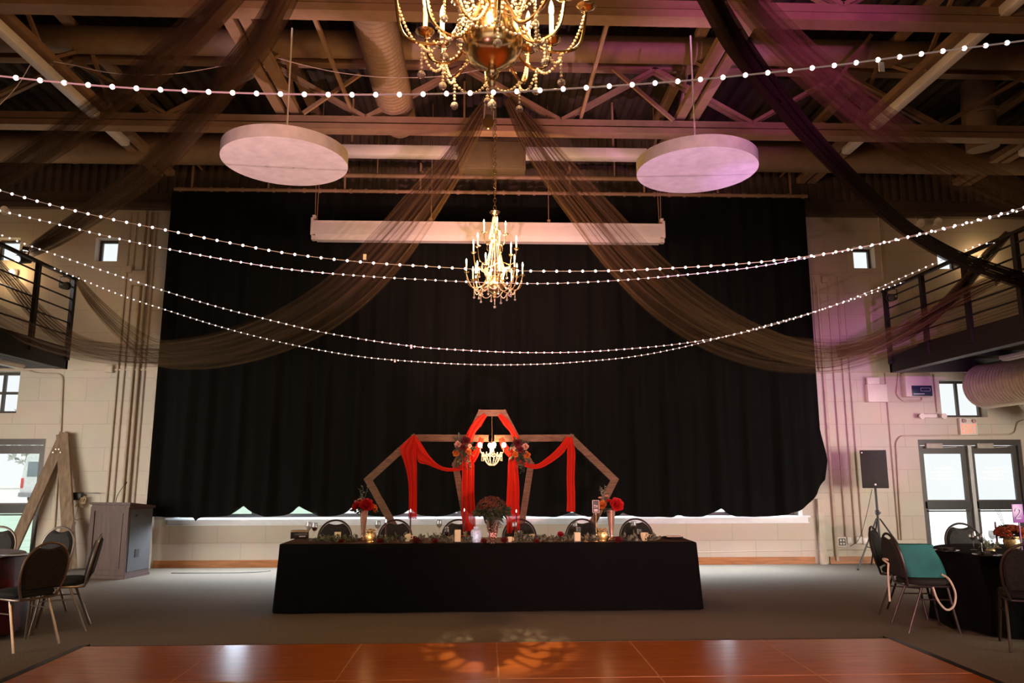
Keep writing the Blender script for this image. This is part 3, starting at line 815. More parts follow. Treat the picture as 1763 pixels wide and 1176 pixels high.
# ================================================================== TULLE SWAGS
STRIP_D = []
def strip(path, widths, folds=5, amp=.05, seed=0, nw=30, cross=None):
    """cloth strip along a 3D path: across vector lies in the wall-parallel plane, folds run along the length"""
    rnd = random.Random(seed); N = len(path); rows = []; uv = []; dn = STRIP_D; dn.clear()
    p1, p2, p3 = rnd.uniform(0, 6), rnd.uniform(0, 6), rnd.uniform(0, 6)
    L = 0
    for i in range(N):
        a = path[max(0, i-1)]; b = path[min(N-1, i+1)]; tg = (b-a).normalized()
        if i: L += (path[i]-path[i-1]).length
        dep = V((-path[i].x, -path[i].y, CAMH-path[i].z)).normalized() if cross is None else V(cross)
        dep = V((0, 1, 0)) if cross is None else V(cross)
        ac = tg.cross(dep).normalized(); de = ac.cross(tg).normalized()
        f = i/(N-1); k = f*(len(widths)-1); k0 = int(min(k, len(widths)-2)); w = widths[k0]+(widths[k0+1]-widths[k0])*(k-k0)
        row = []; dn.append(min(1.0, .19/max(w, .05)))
        for j in range(nw+1):
            s = j/nw-.5
            y = amp*min(1, w/.25)*(math.sin(s*2*PI*folds+p1+.6*math.sin(f*5+p2)) + .5*math.sin(s*2*PI*folds*2.3+p2+f*3))
            ss = s + .03*math.sin(s*2*PI*folds*1.4+p3+f*4)
            row.append(path[i] + ac*(w*ss) + de*y); uv.append((j/nw, L))
        rows.append(row)
    return MB().grid(rows), uv

def tulle(name, pts, widths, label, mats=None, folds=6, amp=.05, seed=0, nw=36):
    path = spline([at(*p) if len(p) == 3 else V(p[:3]) for p in pts], 10)
    mb, uv = strip(path, widths, folds, amp, seed, nw)
    me = mesh(name, mb, uv, True, 180); att = me.attributes.new('weave_bunching', 'FLOAT', 'POINT')
    for i, d in enumerate(STRIP_D):
        for j in range(nw+1): att.data[i*(nw+1)+j].value = d
    return tag(obj(name, me, mats or M_TULLE), label, 'fabric swag', 'black tulle swags from the roof to the balcony rails')
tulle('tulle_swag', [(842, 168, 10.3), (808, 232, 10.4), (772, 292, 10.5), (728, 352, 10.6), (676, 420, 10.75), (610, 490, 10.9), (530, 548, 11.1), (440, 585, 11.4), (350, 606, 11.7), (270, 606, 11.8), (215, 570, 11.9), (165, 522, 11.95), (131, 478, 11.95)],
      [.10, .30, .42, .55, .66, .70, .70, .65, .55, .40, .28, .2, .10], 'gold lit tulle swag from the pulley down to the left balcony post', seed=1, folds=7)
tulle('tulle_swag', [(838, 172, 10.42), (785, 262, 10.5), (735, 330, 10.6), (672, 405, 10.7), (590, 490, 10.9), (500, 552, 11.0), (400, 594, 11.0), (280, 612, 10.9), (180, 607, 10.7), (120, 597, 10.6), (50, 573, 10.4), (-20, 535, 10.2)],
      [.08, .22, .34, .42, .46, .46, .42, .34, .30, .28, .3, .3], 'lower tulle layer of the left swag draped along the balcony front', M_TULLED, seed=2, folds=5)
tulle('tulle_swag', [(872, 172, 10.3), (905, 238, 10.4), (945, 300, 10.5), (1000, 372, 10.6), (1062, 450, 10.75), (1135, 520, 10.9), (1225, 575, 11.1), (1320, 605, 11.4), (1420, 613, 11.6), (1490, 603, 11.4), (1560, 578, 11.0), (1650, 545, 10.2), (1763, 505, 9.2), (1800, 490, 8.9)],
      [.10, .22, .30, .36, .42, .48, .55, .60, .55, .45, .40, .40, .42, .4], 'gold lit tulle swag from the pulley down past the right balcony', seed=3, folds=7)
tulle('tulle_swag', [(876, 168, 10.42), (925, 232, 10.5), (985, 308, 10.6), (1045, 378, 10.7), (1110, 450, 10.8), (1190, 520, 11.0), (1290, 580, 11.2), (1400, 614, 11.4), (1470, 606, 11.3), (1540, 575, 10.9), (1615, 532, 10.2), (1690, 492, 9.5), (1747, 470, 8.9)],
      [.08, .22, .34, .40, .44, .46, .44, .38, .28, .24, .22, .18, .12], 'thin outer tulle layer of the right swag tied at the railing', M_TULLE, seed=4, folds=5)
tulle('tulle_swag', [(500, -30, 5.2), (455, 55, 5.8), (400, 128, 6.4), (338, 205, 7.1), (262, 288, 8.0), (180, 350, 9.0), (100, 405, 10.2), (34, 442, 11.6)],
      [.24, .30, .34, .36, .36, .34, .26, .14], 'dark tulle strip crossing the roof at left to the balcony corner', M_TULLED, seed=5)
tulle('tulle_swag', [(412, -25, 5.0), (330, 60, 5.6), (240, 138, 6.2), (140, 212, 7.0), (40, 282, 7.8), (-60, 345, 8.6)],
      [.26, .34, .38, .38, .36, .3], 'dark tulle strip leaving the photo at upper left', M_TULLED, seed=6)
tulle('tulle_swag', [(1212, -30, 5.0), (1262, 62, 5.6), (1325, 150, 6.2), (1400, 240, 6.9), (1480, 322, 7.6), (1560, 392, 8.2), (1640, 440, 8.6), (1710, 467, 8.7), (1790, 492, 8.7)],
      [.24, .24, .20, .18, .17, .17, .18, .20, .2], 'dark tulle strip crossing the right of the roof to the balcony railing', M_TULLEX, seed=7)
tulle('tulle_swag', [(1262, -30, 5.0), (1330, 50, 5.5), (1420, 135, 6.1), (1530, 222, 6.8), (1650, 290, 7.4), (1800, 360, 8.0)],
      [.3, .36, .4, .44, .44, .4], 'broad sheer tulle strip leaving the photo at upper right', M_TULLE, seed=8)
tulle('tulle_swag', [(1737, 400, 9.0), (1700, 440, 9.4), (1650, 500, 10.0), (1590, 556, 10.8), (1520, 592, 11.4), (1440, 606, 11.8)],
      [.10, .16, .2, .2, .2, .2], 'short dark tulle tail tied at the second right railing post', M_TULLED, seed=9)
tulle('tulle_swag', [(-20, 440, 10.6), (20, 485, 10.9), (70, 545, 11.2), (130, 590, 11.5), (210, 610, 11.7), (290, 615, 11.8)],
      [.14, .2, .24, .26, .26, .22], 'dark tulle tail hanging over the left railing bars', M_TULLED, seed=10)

# ================================================================== BALCONIES
def balcony(sgn, X, ztop, zr, posts, rails, lab, cat='balcony'):
    t = thing('balcony', lab, cat, (X, 12.0, ztop))
    y0 = -4.0; ye = 12.0
    obj('deck', MB().box((sgn*((11.0-abs(X))/2+.04), (y0-ye)/2-.04, -.06), (11.0-abs(X)-.08, ye-y0-.08, .10)), M_BULK, t, smooth=False)
    f = MB().box((sgn*.03, (y0-ye)/2, -.17), (.06, ye-y0, .34)); f.box((sgn*.09, (y0-ye)/2, -.325), (.16, ye-y0, .025)); f.box((sgn*.09, (y0-ye)/2, -.02), (.14, ye-y0, .03))
    f.box((sgn*(11-abs(X))/2, -.03, -.17), (11.0-abs(X), .06, .32))
    obj('edge_beam', f, M_RAIL, t, smooth=False)
    ub = MB()
    y = -.9
    while y > -13:
        ub.box((sgn*(11-abs(X))/2, y, -.14), (11-abs(X)-.1, .06, .08)); y -= 1.2
    obj('floor_joists', ub, M_RAIL, t, smooth=False)
    for py in posts:
        obj('post', MB().box((0, py-12, (zr-ztop)/2-.1), (.055, .075, zr-ztop+.2)), M_RAIL, t, smooth=False)
    r = MB().bar((0, .02, zr-ztop), (0, y0-ye+6, zr-ztop), .06, .04)
    obj('top_rail', r, M_RAIL, t, smooth=False)
    for k in range(rails):
        zz = (zr-ztop)*(1-(k+.75)/(rails+.75))
        obj('rail', MB().tube([(0, 0, zz), (0, y0-ye+6, zz)], .014, 6), M_RAIL, t)
    return t
balcony(-1, -6.55, 3.52, 4.63, [11.95, 10.98, 10.0, 9.0, 8.0, 7.0], 5, 'dark steel balcony with horizontal rails on the left wall')
balcony(1, 6.62, 3.50, 4.52, [11.95, 10.9, 9.88, 8.86, 7.84, 6.8], 5, 'dark steel balcony with horizontal rails on the right wall')
def under_strip(x, y0, y1, z, lab):
    t = thing('balcony_white_strip', lab, 'light fixture', (x, (y0+y1)/2, z), 0, 'white strips under the balconies')
    obj('housing', MB().box((0, 0, .02), (.14, y1-y0, .05), bev=.006), M_WHITE, t)
    obj('diffuser', MB().box((0, 0, -.015), (.11, y1-y0-.04, .025), bev=.006), M_WHITE, t)
under_strip(-6.85, 6.0, 11.3, 3.12, 'white strip under the left balcony edge')  # plain white strip along the inner edge of the balcony
under_strip(7.55, 6.0, 10.6, 3.18, 'white strip imitating the lit underside of the right balcony')  # white strip added to imitate the lit underside of the balcony
# big spiral duct under the right balcony
bd = duct('spiral_duct', [(8.12, 6.0, 2.93), (8.12, 11.9, 2.93)], .36, 'big spiral duct under the right balcony', M_GALV, .075, 36)
obj('end_cap', MB().lathe([(.36, 0), (.345, .06), (.25, .11), (0, .13)], 36, T(0, 5.9, 0, 0, -PI/2)), M_GALV, bd)
gv = MB().box((-.30, 3.55, .12), (.16, .46, .24), bev=.01)
obj('register_grille', gv, M_BLACK, bd)
dd = duct('drop_duct', [(8.75, 12.3, 3.25), (9.2, 12.3, 2.72), (9.8, 12.3, 2.5)], .22, 'buff duct elbow beside the right high window', M_GALV)
# stage lights
def stage_light(loc, aimrz, lab, lit=False):
    t = thing('stage_light', lab, 'stage light', loc, aimrz, 'small stage lights clamped to the balcony rails')
    obj('can', MB().lathe([(.0, -.09), (.05, -.09), (.06, 0), (.065, .10), (.055, .10), (.05, .05), (0, .04)], 16, T(0, 0, -.12, 0, math.radians(100))), M_BLACK, t)
    obj('yoke', MB().tube([(-.075, 0, -.12), (-.075, 0, .0), (0, 0, .03), (.075, 0, .0), (.075, 0, -.12)], .008, 6), M_BLACK, t)
    obj('clamp', MB().box((0, 0, .045), (.05, .07, .06), bev=.01), M_BLACK, t)
    if lit:
        obj('lens', MB().lathe([(0, 0), (.045, 0), (.045, .012), (0, .018)], 16, T(0, -.10, -.14, 0, math.radians(100))), mat('lit_lens', (1, 1, 1), .3, emit=(.9, .95, 1), estr=9), t)
stage_light((-6.5, 11.6, 4.55), .9, 'black stage light clamped near the left railing end')
stage_light((-6.75, 10.95, 4.78), -.4, 'glaring lit stage light at the left edge of the photo', True)
point('stage_light_glare', (-6.9, 11.1, 4.7), 14, (.95, .97, 1), .05)
stage_light((6.6, 11.7, 4.47), -.9, 'black stage light clamped near the right railing end')
st2 = at(1690, 445, 12.4)
def wall_sconce(p, lab, power=9):
    t = thing('wall_sconce', lab, 'wall light', p, 0, 'warm wall lights above the balconies')
    obj('back_plate', MB().box((0, .03, 0), (.12, .03, .16), bev=.01), M_EXITW, t)
    obj('lamp', MB().ball((0, -.05, .02), .05, 14, 9), mat('warm_lamp', (1, .85, .6), .4, emit=(1, .72, .38), estr=3), t)
    point('sconce_glow', (0, -.14, .02), power, (1, .66, .32), .04, t)
wall_sconce(V((at(1688, 447, 13.2).x, 13.25, at(1688, 447, 13.2).z)), 'warm wall light behind the right balcony rail')
wall_sconce(V((at(20, 470, 13.2).x, 13.25, at(20, 470, 13.2).z)), 'warm wall light behind the left balcony rail', 12)
point('stage_light_beam', (-6.62, 12.25, 4.35), 9, (1, .62, .26), .04)

# ================================================================== WALL SERVICES
def pipe(pts, r, lab, name='conduit', m_=None):
    P = [V(p) for p in pts]
    out = [P[0]]
    for i in range(1, len(P)-1):
        a = (P[i-1]-P[i]); b = (P[i+1]-P[i]); d = min(.12, a.length*.45, b.length*.45)
        q0 = P[i]+a.normalized()*d; q1 = P[i]+b.normalized()*d
        for k in range(5):
            t = k/4; out.append(q0.lerp(P[i], t).lerp(P[i].lerp(q1, t), t))
    out.append(P[-1])
    return tag(obj(name, MB().tube(out, r, 8), m_ or M_PIPE), lab, 'pipe', 'painted conduits on the back wall')
def wp(px, py, off=.03):
    p = at(px, py, WY-off); return (p.x, WY-off, p.z)
def vert(px, py, z0, z1, r, lab, off=.03):
    x = at(px, py, WY-off).x
    pipe([(x, WY-off, z0), (x, WY-off, z1)], r, lab)
vert(197, 700, .0, 6.2, .014, 'leftmost thin conduit beside the wood lectern'); vert(208, 700, 0, 6.2, .012, 'second thin conduit beside the wood lectern')
vert(223, 700, .9, 6.2, .024, 'white thicker conduit behind the lectern microphone', .04); vert(232, 700, .0, 6.2, .03, 'thickest painted pipe left of the curtain', .05)
vert(243, 700, 0, 6.2, .012, 'thin conduit nearest the curtain left edge')
pipe([wp(-5, 636), wp(45, 637), wp(62, 643), wp(108, 644), wp(104, 742), wp(88, 985)], .014, 'conduit bending down behind the timber A frame')
for q, (px, z0, z1, r, lab) in enumerate(((1424, .05, 4.95, .030, 'painted pipe just right of the curtain'), (1442, .40, 5.0, .016, 'thin conduit second right of the curtain'), (1458, .40, 5.05, .014, 'thin conduit third right of the curtain'),
        (1470, .40, 5.1, .013, 'thin conduit fourth right of the curtain'), (1531, .40, 3.33, .012, 'thin conduit behind the loudspeaker'))):
    vert(px, 720, z0, z1, r, lab)
pipe([wp(1385, 468), wp(1400, 478), wp(1404, 560), wp(1412, 640)], .026, 'bent pipe rising beside the curtain right edge')
pipe([wp(1380, 472), wp(1442, 472), wp(1448, 560)], .012, 'bent thin conduit under the right high window')
pipe([wp(1512, 372), wp(1520, 480)], .014, 'upright conduit right of the small high window')
pipe([wp(1763, 723), wp(1752, 727), wp(1748, 748), wp(1550, 751), wp(1543, 762), wp(1553, 930)], .013, 'conduit looping around the top of the double doors')
pipe([wp(1548, 640), wp(1544, 680), wp(1556, 691), wp(1588, 690), wp(1588, 682)], .016, 'bent conduit feeding the grey wall box')
pipe([(at(1608, 660, WY).x, WY-.03, 3.3), (at(1612, 700, WY).x, WY-.03, 2.62)], .014, 'short conduit down to the emergency light')
pipe([wp(1200, 951), wp(1300, 949), wp(1460, 947), wp(1585, 946)], .007, 'thin cable raceway along the wall under the window')
def jbox(px, py, w, h, lab, d=.10):
    p = at(px, py, WY-d)
    t = thing('junction_box', lab, 'electrical box', (p.x, WY-d/2, p.z), 0, 'painted junction boxes on the back wall')
    obj('box', MB().box((0, 0, 0), (w, d, h), bev=.008), M_PIPE, t); obj('cover', MB().box((0, -d/2-.004, 0), (w*.9, .008, h*.9), bev=.003), M_PIPE, t)
jbox(239, 478, .26, .27, 'large painted junction box high on the left wall'); jbox(187, 635, .13, .13, 'small painted junction box below the left tulle', .08); jbox(222, 463, .1, .12, 'narrow painted junction box beside the large one', .08)
jbox(1422, 480, .13, .13, 'small junction box on the wall right of the curtain', .07)
def outlet(px, py, lab, dark=False):
    p = at(px, py, WY-.05)
    t = thing('wall_outlet', lab, 'outlet', (p.x, WY-.035, p.z), 0, 'outlet boxes low on the wall by the loudspeaker stand')
    obj('box', MB().box((0, 0, 0), (.16 if dark else .10, .07, .17 if dark else .12), bev=.008), M_EXITW, t)
    f = MB()
    if dark:
        f.box((0, -.037, 0), (.12, .008, .12)); obj('plate', f, M_BLACK, t, smooth=False)
        s = MB()
        for a in (-.025, .025):
            for b in (-.028, .028): s.box((a, -.043, b), (.03, .006, .036), bev=.004)
        obj('socket', s, M_EXITW, t)
    else:
        f.box((0, -.037, 0), (.05, .006, .08), bev=.004); obj('plate', f, M_WHITE, t)
outlet(1449, 933, 'black faced double outlet box low on the wall', True); outlet(1463, 930, 'pale outlet box next to the black faced one')
outlet(1479, 930, 'third pale outlet box from the curtain'); outlet(1490, 931, 'rightmost pale outlet box before the speaker stand')
# electrical box with blue display
p0, p1 = at(1557, 642, WY-.15), at(1605, 683, WY-.15)
eb = thing('control_box', 'beige wall box with navy lower panel under the right balcony', 'control box', ((p0.x+p1.x)/2, WY-.08, (p0.z+p1.z)/2))
w_, h_ = p1.x-p0.x, p0.z-p1.z
obj('housing', MB().box((0, 0, 0), (w_, .16, h_), bev=.01), M_EXITW, eb)
obj('display_panel', MB().box((.05, -.085, -h_*.26), (w_-.1, .012, h_*.44), bev=.003), M_BLUE, eb)
l = MB(); l.box((.11, -.0925, -.06), (.17, .003, .006)); l.box((.11, -.0925, -.115), (.17, .003, .006)); l.box((.025, -.0925, -.0875), (.006, .003, .055)); l.box((.195, -.0925, -.0875), (.006, .003, .055))
for k in range(9): l.box((-.10+.022*k, -.0925, -.165), (.016, .003, .016))
obj('lettering', l, M_LETTER, eb, smooth=False)
# grey box left of it
gp = at(1510, 672, WY-.1)
gb_ = thing('wall_cabinet', 'pale wall cabinet lit purple behind the right tulle swag', 'electrical box', (gp.x, WY-.06, gp.z-.05))
obj('housing', MB().box((0, 0, 0), (.36, .12, .32), bev=.01), M_EXITW, gb_); obj('bracket', MB().box((-.06, -.03, .22), (.22, .06, .12), bev=.008), M_EXITW, gb_)
# emergency light
ep = at(1602, 716, WY-.06)
em = thing('emergency_light', 'twin head emergency light left of the EXIT sign', 'emergency light', (ep.x, WY-.04, ep.z))
obj('housing', MB().box((-.03, 0, 0), (.30, .07, .07), bev=.012), M_EXITW, em)
for s, q in ((-1, -.2), (1, .2)): obj('lamp_head', MB().lathe([(.02, 0), (.045, .02), (.05, .07), (0, .075)], 14, T(q, -.04, -.01, 0, PI/2)), M_EXITW, em)
# EXIT sign
xp0, xp1 = at(1651, 720, WY-.06), at(1684, 749, WY-.06)
ex = thing('exit_sign', 'white EXIT sign with red letters above the double doors', 'exit sign', ((xp0.x+xp1.x)/2, WY-.035, (xp0.z+xp1.z)/2))
w_, h_ = xp1.x-xp0.x, xp0.z-xp1.z
obj('housing', MB().box((0, 0, 0), (w_, .07, h_), bev=.01), M_EXITW, ex)
lt = MB(); yy = -.039; lh = h_*.52; lw_ = w_*.155; st = .016; zc = -h_*.14
def seg(x, z, w, h): lt.box((x, yy, z), (w, .006, h))
x0 = -w_*.34
seg(x0-lw_/2+st/2, zc, st, lh); [seg(x0, zc+q, lw_, st) for q in (-lh/2+st/2, 0, lh/2-st/2)]
x1 = x0+w_*.235
lt.bar((x1-lw_/2, yy, zc-lh/2), (x1+lw_/2, yy, zc+lh/2), .006, st, (0, 0, 1)); lt.bar((x1-lw_/2, yy-.001, zc+lh/2), (x1+lw_/2, yy-.001, zc-lh/2), .006, st, (0, 0, 1))
x2 = x1+w_*.20; seg(x2, zc, st, lh)
x3 = x2+w_*.20; seg(x3, zc+lh/2-st/2, lw_*1.1, st); seg(x3, zc, st, lh)
obj('letters', lt, M_EXITR, ex, smooth=False)
for q in (-.09, .09): obj('lamp_head', MB().lathe([(.018, 0), (.032, .015), (.034, .045), (0, .05)], 12, T(q, -.03, h_*.33, 0, PI/2)), mat('dim_red_lens', (.40, .22, .22), .4), ex)
# smoke detectors / horns under the fascia
for px, py, lab in ((1583, 384, 'white horn speaker under the fascia, left of its pair'), (1613, 382, 'white horn speaker under the fascia, right of its pair'), (10, 362, 'white horn speaker under the fascia at the left photo edge')):
    p = at(px, py, WY-.12)
    t = thing('horn_speaker', lab, 'horn speaker', (p.x, WY-.12, p.z), 0, 'small horn speakers under the fascia')
    obj('horn', MB().lathe([(.015, .1), (.03, .04), (.08, -.04), (.075, -.05), (0, -.03)], 18, T(0, 0, 0, 0, -PI/2+.3)), M_EXITW, t)
    obj('mount', MB().box((0, .08, .0), (.05, .1, .05), bev=.01).tube([(0, .09, 0), (0, .1, .2)], .01, 6), M_EXITW, t)

# ================================================================== STRING LIGHTS
BULB = mesh('bulb', MB().ball((0, 0, 0), .0108, 10, 7)); BULB.materials.append(M_BULB)
BULB2 = mesh('bulb', MB().ball((0, 0, 0), .0105, 8, 6)); BULB2.materials.append(M_BULB)
def string_light(pts, Y, label, bm_, spacing=.1, r=.004, phase=0., endl=None, endr=None, tags=()):
    inner = [V(at(px, py, Y)) for px, py in pts]
    path = spline(inner, 16)
    if endl: path = [V(endl).lerp(path[0], k/30) for k in range(30)] + path
    if endr: path = path + [path[-1].lerp(V(endr), k/30) for k in range(1, 31)]
    org = path[0]
    t = thing('string_lights', label, 'string lights', org, 0, 'globe string lights swagged between the balconies')
    obj('cord', MB().tube([p-org for p in resample(path, .05)], r if Y < 5 else r*.72, 6), M_CORD, t)
    bl_ = resample(path, spacing)
    vis = []
    for p in bl_:
        v = p-V((0, 0, CAMH)); c = v.dot(FW); px = CX+FPX*v.dot(RT)/c
        if -20 < px < 1783: vis.append(p)
    big = sorted(vis, key=lambda p: abs(p.x-.1))[:100]
    rest = [p for p in vis if p not in big]
    for p in big:
        obj('bulb', bm_, None, t, loc=p-org)
    if rest:
        mb = MB()
        for p in rest: mb.ball(p-org, .0105, 8, 6)
        o = obj('bulbs', mb, M_BULB, t); o['kind'] = 'stuff'
    for (px, py) in tags:
        p = at(px, py, Y)-org
        obj('paper_tag', MB().box((p.x, p.y, p.z-.02), (.025, .003, .045)), M_WHITE, t, smooth=False)
    return t
string_light([(-40, 126), (0, 131), (160, 147), (330, 157), (490, 162), (650, 163), (780, 161), (900, 157), (1040, 149), (1180, 139), (1315, 126), (1450, 111), (1600, 91), (1763, 70), (1800, 65)], 3.0, 'nearest string of white bulbs across the front chandelier', BULB, endl=(-6.55, 3.2, 4.62), endr=(6.6, 3.2, 4.5), tags=((1517, 108),))
string_light([(-20, 323), (0, 328), (85, 352), (190, 377), (290, 397), (400, 419), (500, 437), (620, 451), (740, 459), (850, 465), (950, 467), (1060, 466), (1170, 461), (1290, 453), (1400, 440), (1500, 422), (1600, 399), (1690, 377), (1763, 357), (1800, 346)], 5.6, 'topmost string of white bulbs across the black curtain', BULB, endl=(-6.55, 5.6, 4.62), endr=(6.6, 5.6, 4.5), tags=((628, 438),))
string_light([(-20, 358), (0, 363), (90, 384), (190, 408), (290, 429), (400, 449), (500, 464), (620, 475), (740, 482), (850, 487), (950, 488), (1060, 483), (1170, 474), (1290, 461), (1400, 442), (1500, 423), (1600, 401), (1690, 379), (1763, 361), (1800, 352)], 7.2, 'second string of white bulbs, just under the topmost across the curtain', BULB2, endl=(-6.55, 7.2, 4.62), endr=(6.6, 7.2, 4.5))
string_light([(-20, 397), (0, 404), (65, 428), (180, 467), (290, 503), (370, 527), (440, 545), (560, 573), (700, 595), (800, 603), (900, 607), (1000, 606), (1090, 600), (1170, 592), (1260, 577), (1360, 551), (1440, 524), (1500, 501), (1560, 475), (1640, 440), (1690, 420)], 9.2, 'third string of white bulbs across the middle of the curtain', BULB2, tags=((708, 594),), endl=(-6.55, 9.2, 4.62), endr=(6.6, 9.2, 4.5))
string_light([(40, 441), (85, 459), (140, 481), (210, 509), (290, 535), (370, 560), (440, 579), (520, 597), (620, 614), (720, 623), (830, 628), (930, 627), (1010, 622), (1090, 614), (1170, 599), (1250, 579), (1360, 549), (1440, 525), (1500, 505), (1560, 484), (1592, 472)], 11.3, 'lowest string of small bulbs across the curtain', BULB2, tags=((680, 619),), endl=(-6.55, 11.3, 4.62), endr=(6.6, 11.3, 4.5))
# loose cables in the roof
def cable(pts, Y, r, lab):
    tag(obj('cable', MB().tube(spline([at(a, b, Y) for a, b in pts], 10), r, 6), mat('pale_cable', (.55, .48, .58), .5)), lab, 'cable', 'loose cables under the roof')
cable([(92, 106), (130, 113), (180, 124), (235, 129), (300, 127), (365, 117), (435, 102)], 6.5, .004, 'thin sagging cable at upper left under the roof')
cable([(478, 100), (530, 114), (590, 126), (660, 133), (735, 133), (790, 127), (832, 119)], 6.5, .004, 'thin sagging cable behind the front chandelier')
cable([(-10, 190), (28, 150), (52, 112)], 6.5, .004, 'short thin cable at the left photo edge')

# ================================================================== CHAIRS
def back_loop(n=40):
    """frame loop of the dome back in local coords (x across, z up) from seat level round the top"""
    pts = []
    side = [(.165, .44), (.185, .50), (.212, .58), (.222, .66), (.222, .72)]
    arc = [(.222*math.cos(a), .72+.225*math.sin(a)) for a in [PI*k/18 for k in range(1, 18)]]
    return side + arc + [(-x, z) for x, z in reversed(side)]
def lean(z): return -.19-.20*max(0, z-.44)
def make_chair(name, label, frame_m, group):
    t = thing(name, label, 'chair', (0, 0, 0), 0, group)
    # seat
    mb = MB(); rows = []
    prof = [(.0, .455), (.19, .455), (.215, .465), (.222, .485), (.21, .505), (.17, .518), (.08, .522), (0, .523)]
    n = 28; vs = []; fs = []
    for r, z in prof:
        for k in range(n):
            a = 2*PI*k/n; c, s = math.cos(a), math.sin(a)
            ex_ = 2/3.2
            X = r*math.copysign(abs(c)**ex_, c)*1.0; Y = r*math.copysign(abs(s)**ex_, s)*1.0
            vs.append((X, Y+.02, z))
    for i in range(len(prof)-1):
        for k in range(n):
            l = (k+1) % n; fs.append((i*n+k, i*n+l, (i+1)*n+l, (i+1)*n+k))
    mb.add(vs, fs)
    obj('seat', mb, M_SEAT, t)
    # backrest cushion: dome outline, hand hole gap at the top
    out = [(.175, .52), (.196, .60), (.206, .66), (.207, .72)] + [(.207*math.cos(a), .72+.207*math.sin(a)-.042*max(0, 1-(.207*math.cos(a)/.095)**2)) for a in [PI*k/20 for k in range(1, 20)]]
    out = out + [(-x, z) for x, z in [(.207, .72), (.206, .66), (.196, .60), (.175, .52)]]
    bk_ = MB(); m_ = len(out); cz = .70
    rings = []
    for sc2, dy in ((.90, -.030), (1.0, -.012), (1.0, .008), (.90, .032), (.55, .042)):
        rings.append([(x*sc2, lean(cz+(z-cz)*sc2)+dy, cz+(z-cz)*sc2) for x, z in out])
    vs = [p for r_ in rings for p in r_]; fs = []
    for i in range(len(rings)-1):
        for k in range(m_):
            l = (k+1) % m_; fs.append((i*m_+k, i*m_+l, (i+1)*m_+l, (i+1)*m_+k))
    fs.append(tuple(range(m_-1, -1, -1))); fs.append(tuple(4*m_+k for k in range(m_)))
    bk_.add(vs, fs); obj('backrest', bk_, M_SEAT, t)
    obj('back_frame', MB().tube([(x, lean(z), z) for x, z in back_loop()], .0125, 8), frame_m, t)
    sf = MB()
    sf.tube([(.165, -.19, .44), (.19, -.15, .442), (.20, .0, .445), (.19, .2, .445), (.12, .225, .445), (-.12, .225, .445), (-.19, .2, .445), (-.20, 0, .445), (-.19, -.15, .442), (-.165, -.19, .44)], .0115, 8)
    sf.tube([(.165, -.19, .44), (-.165, -.19, .44)], .010, 6)
    obj('seat_frame', sf, frame_m, t)
    for s in (-1, 1):
        obj('leg', MB().tube([(s*.185, .18, .445), (s*.20, .215, .2), (s*.215, .25, .0)], .0125, 8), frame_m, t)
        obj('leg', MB().tube([(s*.18, -.06, .445), (s*.20, -.16, .2), (s*.215, -.24, .0)], .0125, 8), frame_m, t)
        obj('stretcher', MB().tube([(s*.196, .198, .32), (s*.191, -.108, .32)], .007, 6), frame_m, t)
    return t
ch0 = make_chair('banquet_chair', 'near dark dome-back chair seen from behind at the left round table', M_CHROME, 'banquet chairs at the left round table')
def facing(dx, dy): return math.atan2(dy, dx)-PI/2
ch0.location = (-4.30, 7.54, 0); ch0.rotation_euler = (0, 0, facing(-.90, .44))
GL, GR, GH = 'banquet chairs at the left round table', 'banquet chairs at the right round table', 'banquet chairs behind the head table'
dup(ch0, (-4.32, 8.27, 0), facing(-.93, -.36), 'chrome framed chair in side profile nearest the wood lectern', GL)
dup(ch0, (-5.10, 9.15, 0), facing(-.25, -1), 'chair with pale frame arc beyond the left round table, below the timber A frame', GL)
dup(ch0, (-5.80, 9.25, 0), facing(.05, -1), 'chair at the left photo edge beyond the left round table', GL)
c2 = make_chair('banquet_chair', 'brown framed chair with the teal bag at the right round table', M_BRONZE, GR)
c2.location = (4.48, 7.90, 0); c2.rotation_euler = (0, 0, facing(.985, -.12))
dup(c2, (4.74, 8.70, 0), facing(.75, -.62), 'brown framed chair just behind the chair with the teal bag', GR)
dup(c2, (4.97, 7.02, 0), facing(.42, .9), 'nearest dark chair seen from behind at the right photo edge', GR)
dup(c2, (5.85, 9.05, 0), facing(-.05, -1), 'dark chair beyond the right round table before the glass doors', GR)
hl = ('leftmost dark chair behind the head table', 'dark chair behind the head table, right of the left tall vase', 'dark chair behind the head table, left of the mosaic jar', 'dark chair behind the head table, right of the bouquet vase', 'dark chair behind the head table, left of the right tall vase', 'rightmost dark chair behind the head table')
for px, lab in zip((574, 678, 790, 893, 1004, 1097), hl):
    p = at(px, 899, 10.35)
    dup(c2, (p.x, 10.2, 0), PI+random.uniform(-.06, .06), lab, GH)

